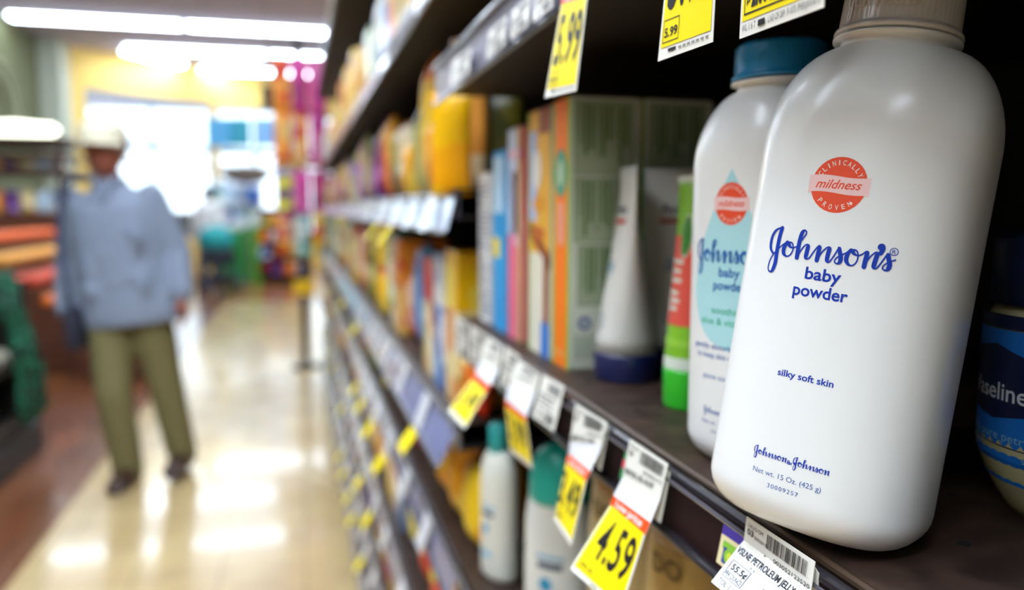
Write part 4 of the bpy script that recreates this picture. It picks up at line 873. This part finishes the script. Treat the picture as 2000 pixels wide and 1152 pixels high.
MB().box(-.45, -.01, -.25, .25, 0, .95, bev=.01).obj('panel', mat('2f9a4a', .5), gd); MB().box(.01, .40, -.28, .25, 0, 1.0, bev=.01).obj('panel', mat('63b83a', .5), gd)
MB().box(-.42, .38, -.22, .22, .96, 1.08, bev=.01).obj('top_tray', mat('d8e4e0', .5), gd)
def rack(label, px, y, w_, h, cols, frame='d8dde8', nsh=4):
    p = onZ(px, 555, 0); o = thing('magazine_rack', label, 'rack', (p.x, y, 0), -.3)
    MB().box(-w_/2, w_/2, .0, .03, 0, h).obj('back_board', mat(frame, .5), o)
    for s_ in range(nsh):
        z = .15+s_*(h-.2)/nsh; MB().box(-w_/2, w_/2, -.22, -.001, z, z+.02).obj('shelf', mat(frame, .5), o)
        for i in range(4):
            c = cols[(i+s_*3) % len(cols)]
            q = tag(MB().box(-w_/8+.01, w_/8-.01, -.05, .05, 0, (h-.2)/nsh*.75, bev=.006).obj('boxed_goods', pmat(PAL[c], 6, .4, i+s_)), '%s box, %s tier, place %s on the %s' % (c, 'bottom second third top'.split()[s_], 'one two three four'.split()[i], label.split(' standing')[0]), 'box', 'boxes on the ' + label.split(' standing')[0])
            q.location = o.location+Vector((math.cos(-.3)*(-w_/2+w_*(i+.5)/4)+math.sin(-.3)*.12, math.sin(-.3)*(-w_/2+w_*(i+.5)/4)-math.cos(-.3)*.12, z+.021)); q.rotation_euler = (0, 0, -.3)
    return o
rack('pale blue rack standing beyond the stroller', 455, 17.1, 1.0, 1.9, ['pale blue', 'white', 'blue', 'pale blue', 'teal'])
rack('brown rack standing beside the green bin', 560, 15.2, .9, 1.35, ['dark red', 'purple', 'orange', 'blue'], '4a3020')
for i, (px, c, lab) in enumerate(((425, '5aa8d8', 'sky blue'), (468, '3a9ab0', 'blue-green'), (520, '86b8e8', 'pale blue'))):
    p = onY(px, 255, 15.2); b = thing('hanging_banner', '%s hanging banner in front of the bright windows' % lab, 'banner', (p.x, 15.2, p.z), -.3)
    MB().box(-.2, .2, -.01, .01, -.28, .22, bev=.004).obj('panel', mat(c, .6), b); MB().tube([(0, 0, .22), (0, 0, CEIL-p.z)], .006).obj('cord', mat('888888', .5), b)
p = onY(524, 190, 12); b = thing('hanging_sign', 'small dark sign hanging beside the pink bags', 'sign', (p.x, 12, p.z), 0)
MB().box(-.09, .09, -.015, .015, -.18, .16, bev=.004).obj('panel', mat('2c2a26', .6), b); MB().tube([(0, 0, .16), (0, 0, CEIL-p.z)], .006).obj('cord', mat('888888', .5), b)
p = onY(480, 340, 14.9); b = thing('display_dummy', 'grey-brown stuffed shape on a tall pedestal before the windows', 'display', (p.x, 14.9, 0), 0)
MB().ball((0, 0, p.z), .26, 0, 10, (1.6, .7, .6)).obj('shape', mat('6d6258', .8), b, True); MB().tube([(0, 0, 0), (0, 0, p.z-.15)], .03).obj('pedestal', mat('555a66', .5), b)

# ================================================================== PRODUCE SIDE
wood = mat('5a2f18', .5); blk = mat('141211', .5)
A = thing('produce_stand', 'low black tiered produce stand at the floor edge', 'produce stand', (0, 0, 0))
MB().box(-2.3, -1.42, 3.7, 5.0, 0, .16, bev=.01).obj('base', blk, A)
for k_, (z, x1) in enumerate(((.2, -1.44), (.48, -1.52), (.74, -1.60))):
    MB().box(-2.3, x1, 3.7, 4.98, z-.03, z).obj('tier', blk, A); MB().box(x1-.02, x1, 3.7, 4.98, z+.001, z+.07).obj('lip', blk, A)
MB().box(-2.32, -2.3, 3.7, 5.0, 0, 1.1).obj('back_board', blk, A)
for y in (3.7, 4.99): MB().box(-2.3, -1.46, y-.012, y, .16, .95).obj('side_panel', mat('241a14', .6), A)
rr = random.Random(21)
def fruit(name, label, cat, group, pts, r, col, sc=(1, 1, 1), stem=None):
    pr = None
    for p in pts:
        if pr is None:
            pr = thing(name, label, cat, p, 0, group); MB().ball((0, 0, r*sc[2]), r, 0, 10, sc).obj('flesh', col, pr, True)
            if stem: MB().tube([(0, 0, 2*r*sc[2]-.004), (.004, 0, 2*r*sc[2]+.012)], .004, 6).obj('stem', mat(stem, .7), pr)
        else: dup(pr, p, rr.uniform(0, 6))
def rows(x0, x1, y0, y1, z, step, dz=0): 
    out = []; y = y0
    while y < y1:
        x = x0
        while x < x1: out.append((x+rr.uniform(-.006, .006), y+rr.uniform(-.006, .006), z+dz*(x1-x)/(x1-x0))); x += step
        y += step
    return out
fruit('cabbage', 'bright green cabbage in the lowest tier of the black stand', 'vegetable', 'cabbages on the lowest tier', rows(-1.64, -1.49, 3.85, 4.9, .201, .15), .07, mat('5c9a1e', .5, bump=.5, bscale=30), (1, 1, .85))
fruit('cauliflower', 'white cauliflower on the middle tier of the black stand', 'vegetable', 'cauliflowers on the middle tier', rows(-1.72, -1.57, 3.85, 4.9, .481, .145), .066, mat('e4dcc4', .7, bump=.8, bscale=40), (1, 1, .8))
fruit('lettuce', 'lime green lettuce on the top tier of the black stand', 'vegetable', 'lettuces on the top tier', rows(-1.84, -1.64, 3.85, 4.78, .741, .16), .074, mat('63c01e', .5, bump=.8, bscale=30), (1, 1, .9))
# green netting draped over the stand's corner
mb = MB(); vs = []; fs = []; nu, nv = 16, 30
def netp(i, j, d):
    s_ = j/nv; a = i/nu; return (-1.42+.10*(1-s_)**2*-1+.02*math.sin(a*17+s_*5)+.03*s_+d, 4.60+.36*a+.015*math.sin(s_*20), 1.0-.78*s_+.01*math.sin(a*9))
for d in (0, .008): vs += [netp(i, j, d+.004*math.sin(i*1.9+j*2.3)) for j in range(nv+1) for i in range(nu+1)]
K = (nu+1)*(nv+1)
for j in range(nv):
    for i in range(nu): a = j*(nu+1)+i; fs += [(a, a+1, a+nu+2, a+nu+1), (a+K, a+K+nu+1, a+K+nu+2, a+K+1)]
rim = [i for i in range(nu+1)]+[j*(nu+1)+nu for j in range(1, nv+1)]+[nv*(nu+1)+i for i in range(nu-1, -1, -1)]+[j*(nu+1) for j in range(nv-1, 0, -1)]
for a, b in zip(rim, rim[1:]+rim[:1]): fs.append((a, a+K, b+K, b))
tag(mesh_obj('green_netting', vs, fs, pmat(['0f5a40', '0a3c2c', '1c7a58', '08281f'], 30, .6), None, True), 'crumpled dark green netting draped down the corner of the black stand', 'netting')
B = thing('produce_stand', 'brown wooden produce stand heaped with orange fruit behind the man', 'produce stand', (0, 0, 0))
MB().box(-2.75, -1.62, 7.3, 9.6, 0, .26, bev=.01).obj('base', mat('2c1810', .6), B)
for i in range(3): MB().box(-2.75+.0, -1.60, 7.27, 7.299, .03+i*.08, .09+i*.08).obj('slat', wood, B)
for k_ in range(5):
    MB().box(-2.75, -1.62-k_*.21, 7.3, 9.6, (.26 if k_ == 0 else .36+(k_-1)*.17)+.001, .36+k_*.17, bev=.004).obj('tier', wood, B)
MB().box(-1.62, -1.60, 7.3, 9.6, .26, .44).obj('front_rail', wood, B)
for k_, (nm, lab, c) in enumerate((('apple', 'red apple on the lowest step of the wooden stand', 'b03018'), ('orange', 'orange on the second step of the wooden stand', 'e07018'), ('tomato', 'red-orange tomato on the third step of the wooden stand', 'cc3c14'), ('peach', 'yellow-orange peach on the fourth step of the wooden stand', 'e8a23a'), ('persimmon', 'deep orange persimmon on the top step of the wooden stand', 'ea6414'))):
    fruit(nm, lab, 'fruit', {'tomato': 'tomatoes', 'peach': 'peaches'}.get(nm, nm+'s')+' on the wooden stand', rows(-1.79-k_*.21, -1.66-k_*.21, 7.36, 9.55, .362+k_*.17, .118), .054, mat(c, .35), (1, 1, .92), '3a5a1e')
C_ = thing('bakery_case', 'dark wooden canopy case with lit top by the olive wall', 'display case', (0, 0, 0))
MB().box(-4.0, -2.55, 10.6, 12.2, 0, Z(-.05), bev=.01).obj('base', wood, C_)
MB().box(-4.0, -3.9, 10.6, 12.2, Z(-.05), Z(.78)).obj('back_board', mat('3a2416', .6), C_)
for z in (.42, .60, .78): MB().box(-3.9, -2.6, 10.6, 12.2, Z(z), Z(z)+.05, bev=.004).obj('shelf', mat('4a2c1a', .5), C_)
for y in (10.62, 12.16): MB().box(-2.7, -2.64, y, y+.04, Z(-.05), Z(.78)).obj('post', mat('3a2416', .6), C_)
lt = thing('sign_lamp', 'glowing white lamp housing on top of the dark wooden case', 'lamp', (-3.3, 11.2, Z(.84)))
MB().box(-.5, .55, -.12, .12, 0, .05, bev=.01).obj('housing', mat('888878', .5), lt); MB().lathe([(.01, .051), (.17, .06), (.2, .12), (.17, .19), (.02, .22)], 28, 0, (0, 0, 0), 2.6, .7).obj('diffuser', mat('fbffe8', .5, emit=3.5), lt, True)
cols = ['white', 'cream', 'orange', 'red', 'yellow', 'pale blue', 'purple', 'white', 'cream']
k_ = 0
for row, (z, y) in enumerate(((-.049, 10.75), (-.049, 11.15), (.471, 10.8))):
    for i in range(7):
        c = cols[(k_*5+row) % len(cols)]; k_ += 1
        pack('pouch', c, (-2.72-i*.17, y, Z(z)), .16, .1, .26 if row < 2 else .12, '%s bag of baked goods, %s row, number %s from the aisle' % (c, ['near', 'middle', 'upper'][row], 'one two three four five six seven'.split()[i]), 'bags in the wooden case', rz=.1, seed=k_, cat='bag')
D = thing('produce_crate', 'dark wooden crate on the floor beside the orange fruit stand', 'crate', (-1.42, 7.05, 0), .1)
MB().box(-.24, .24, -.2, .2, .0, .02).obj('bottom', wood, D)
for s_ in (-1, 1):
    for j in range(3):
        MB().box(-.26, .26, s_*.22-.01, s_*.22+.01, .02+j*.13, .12+j*.13).obj('slat', wood, D); MB().box(s_*.25-.01, s_*.25+.01, -.2, .2, .02+j*.13, .12+j*.13).obj('slat', wood, D)
fruit('pumpkin', 'orange pumpkin in the dark floor crate', 'vegetable', 'pumpkins in the floor crate', [(-1.53, 6.96, .021), (-1.33, 6.98, .021), (-1.43, 7.13, .021), (-1.52, 7.0, .18), (-1.33, 7.06, .18)], .088, mat('c85a18', .5), (1, 1, .85), '4a5a2a')
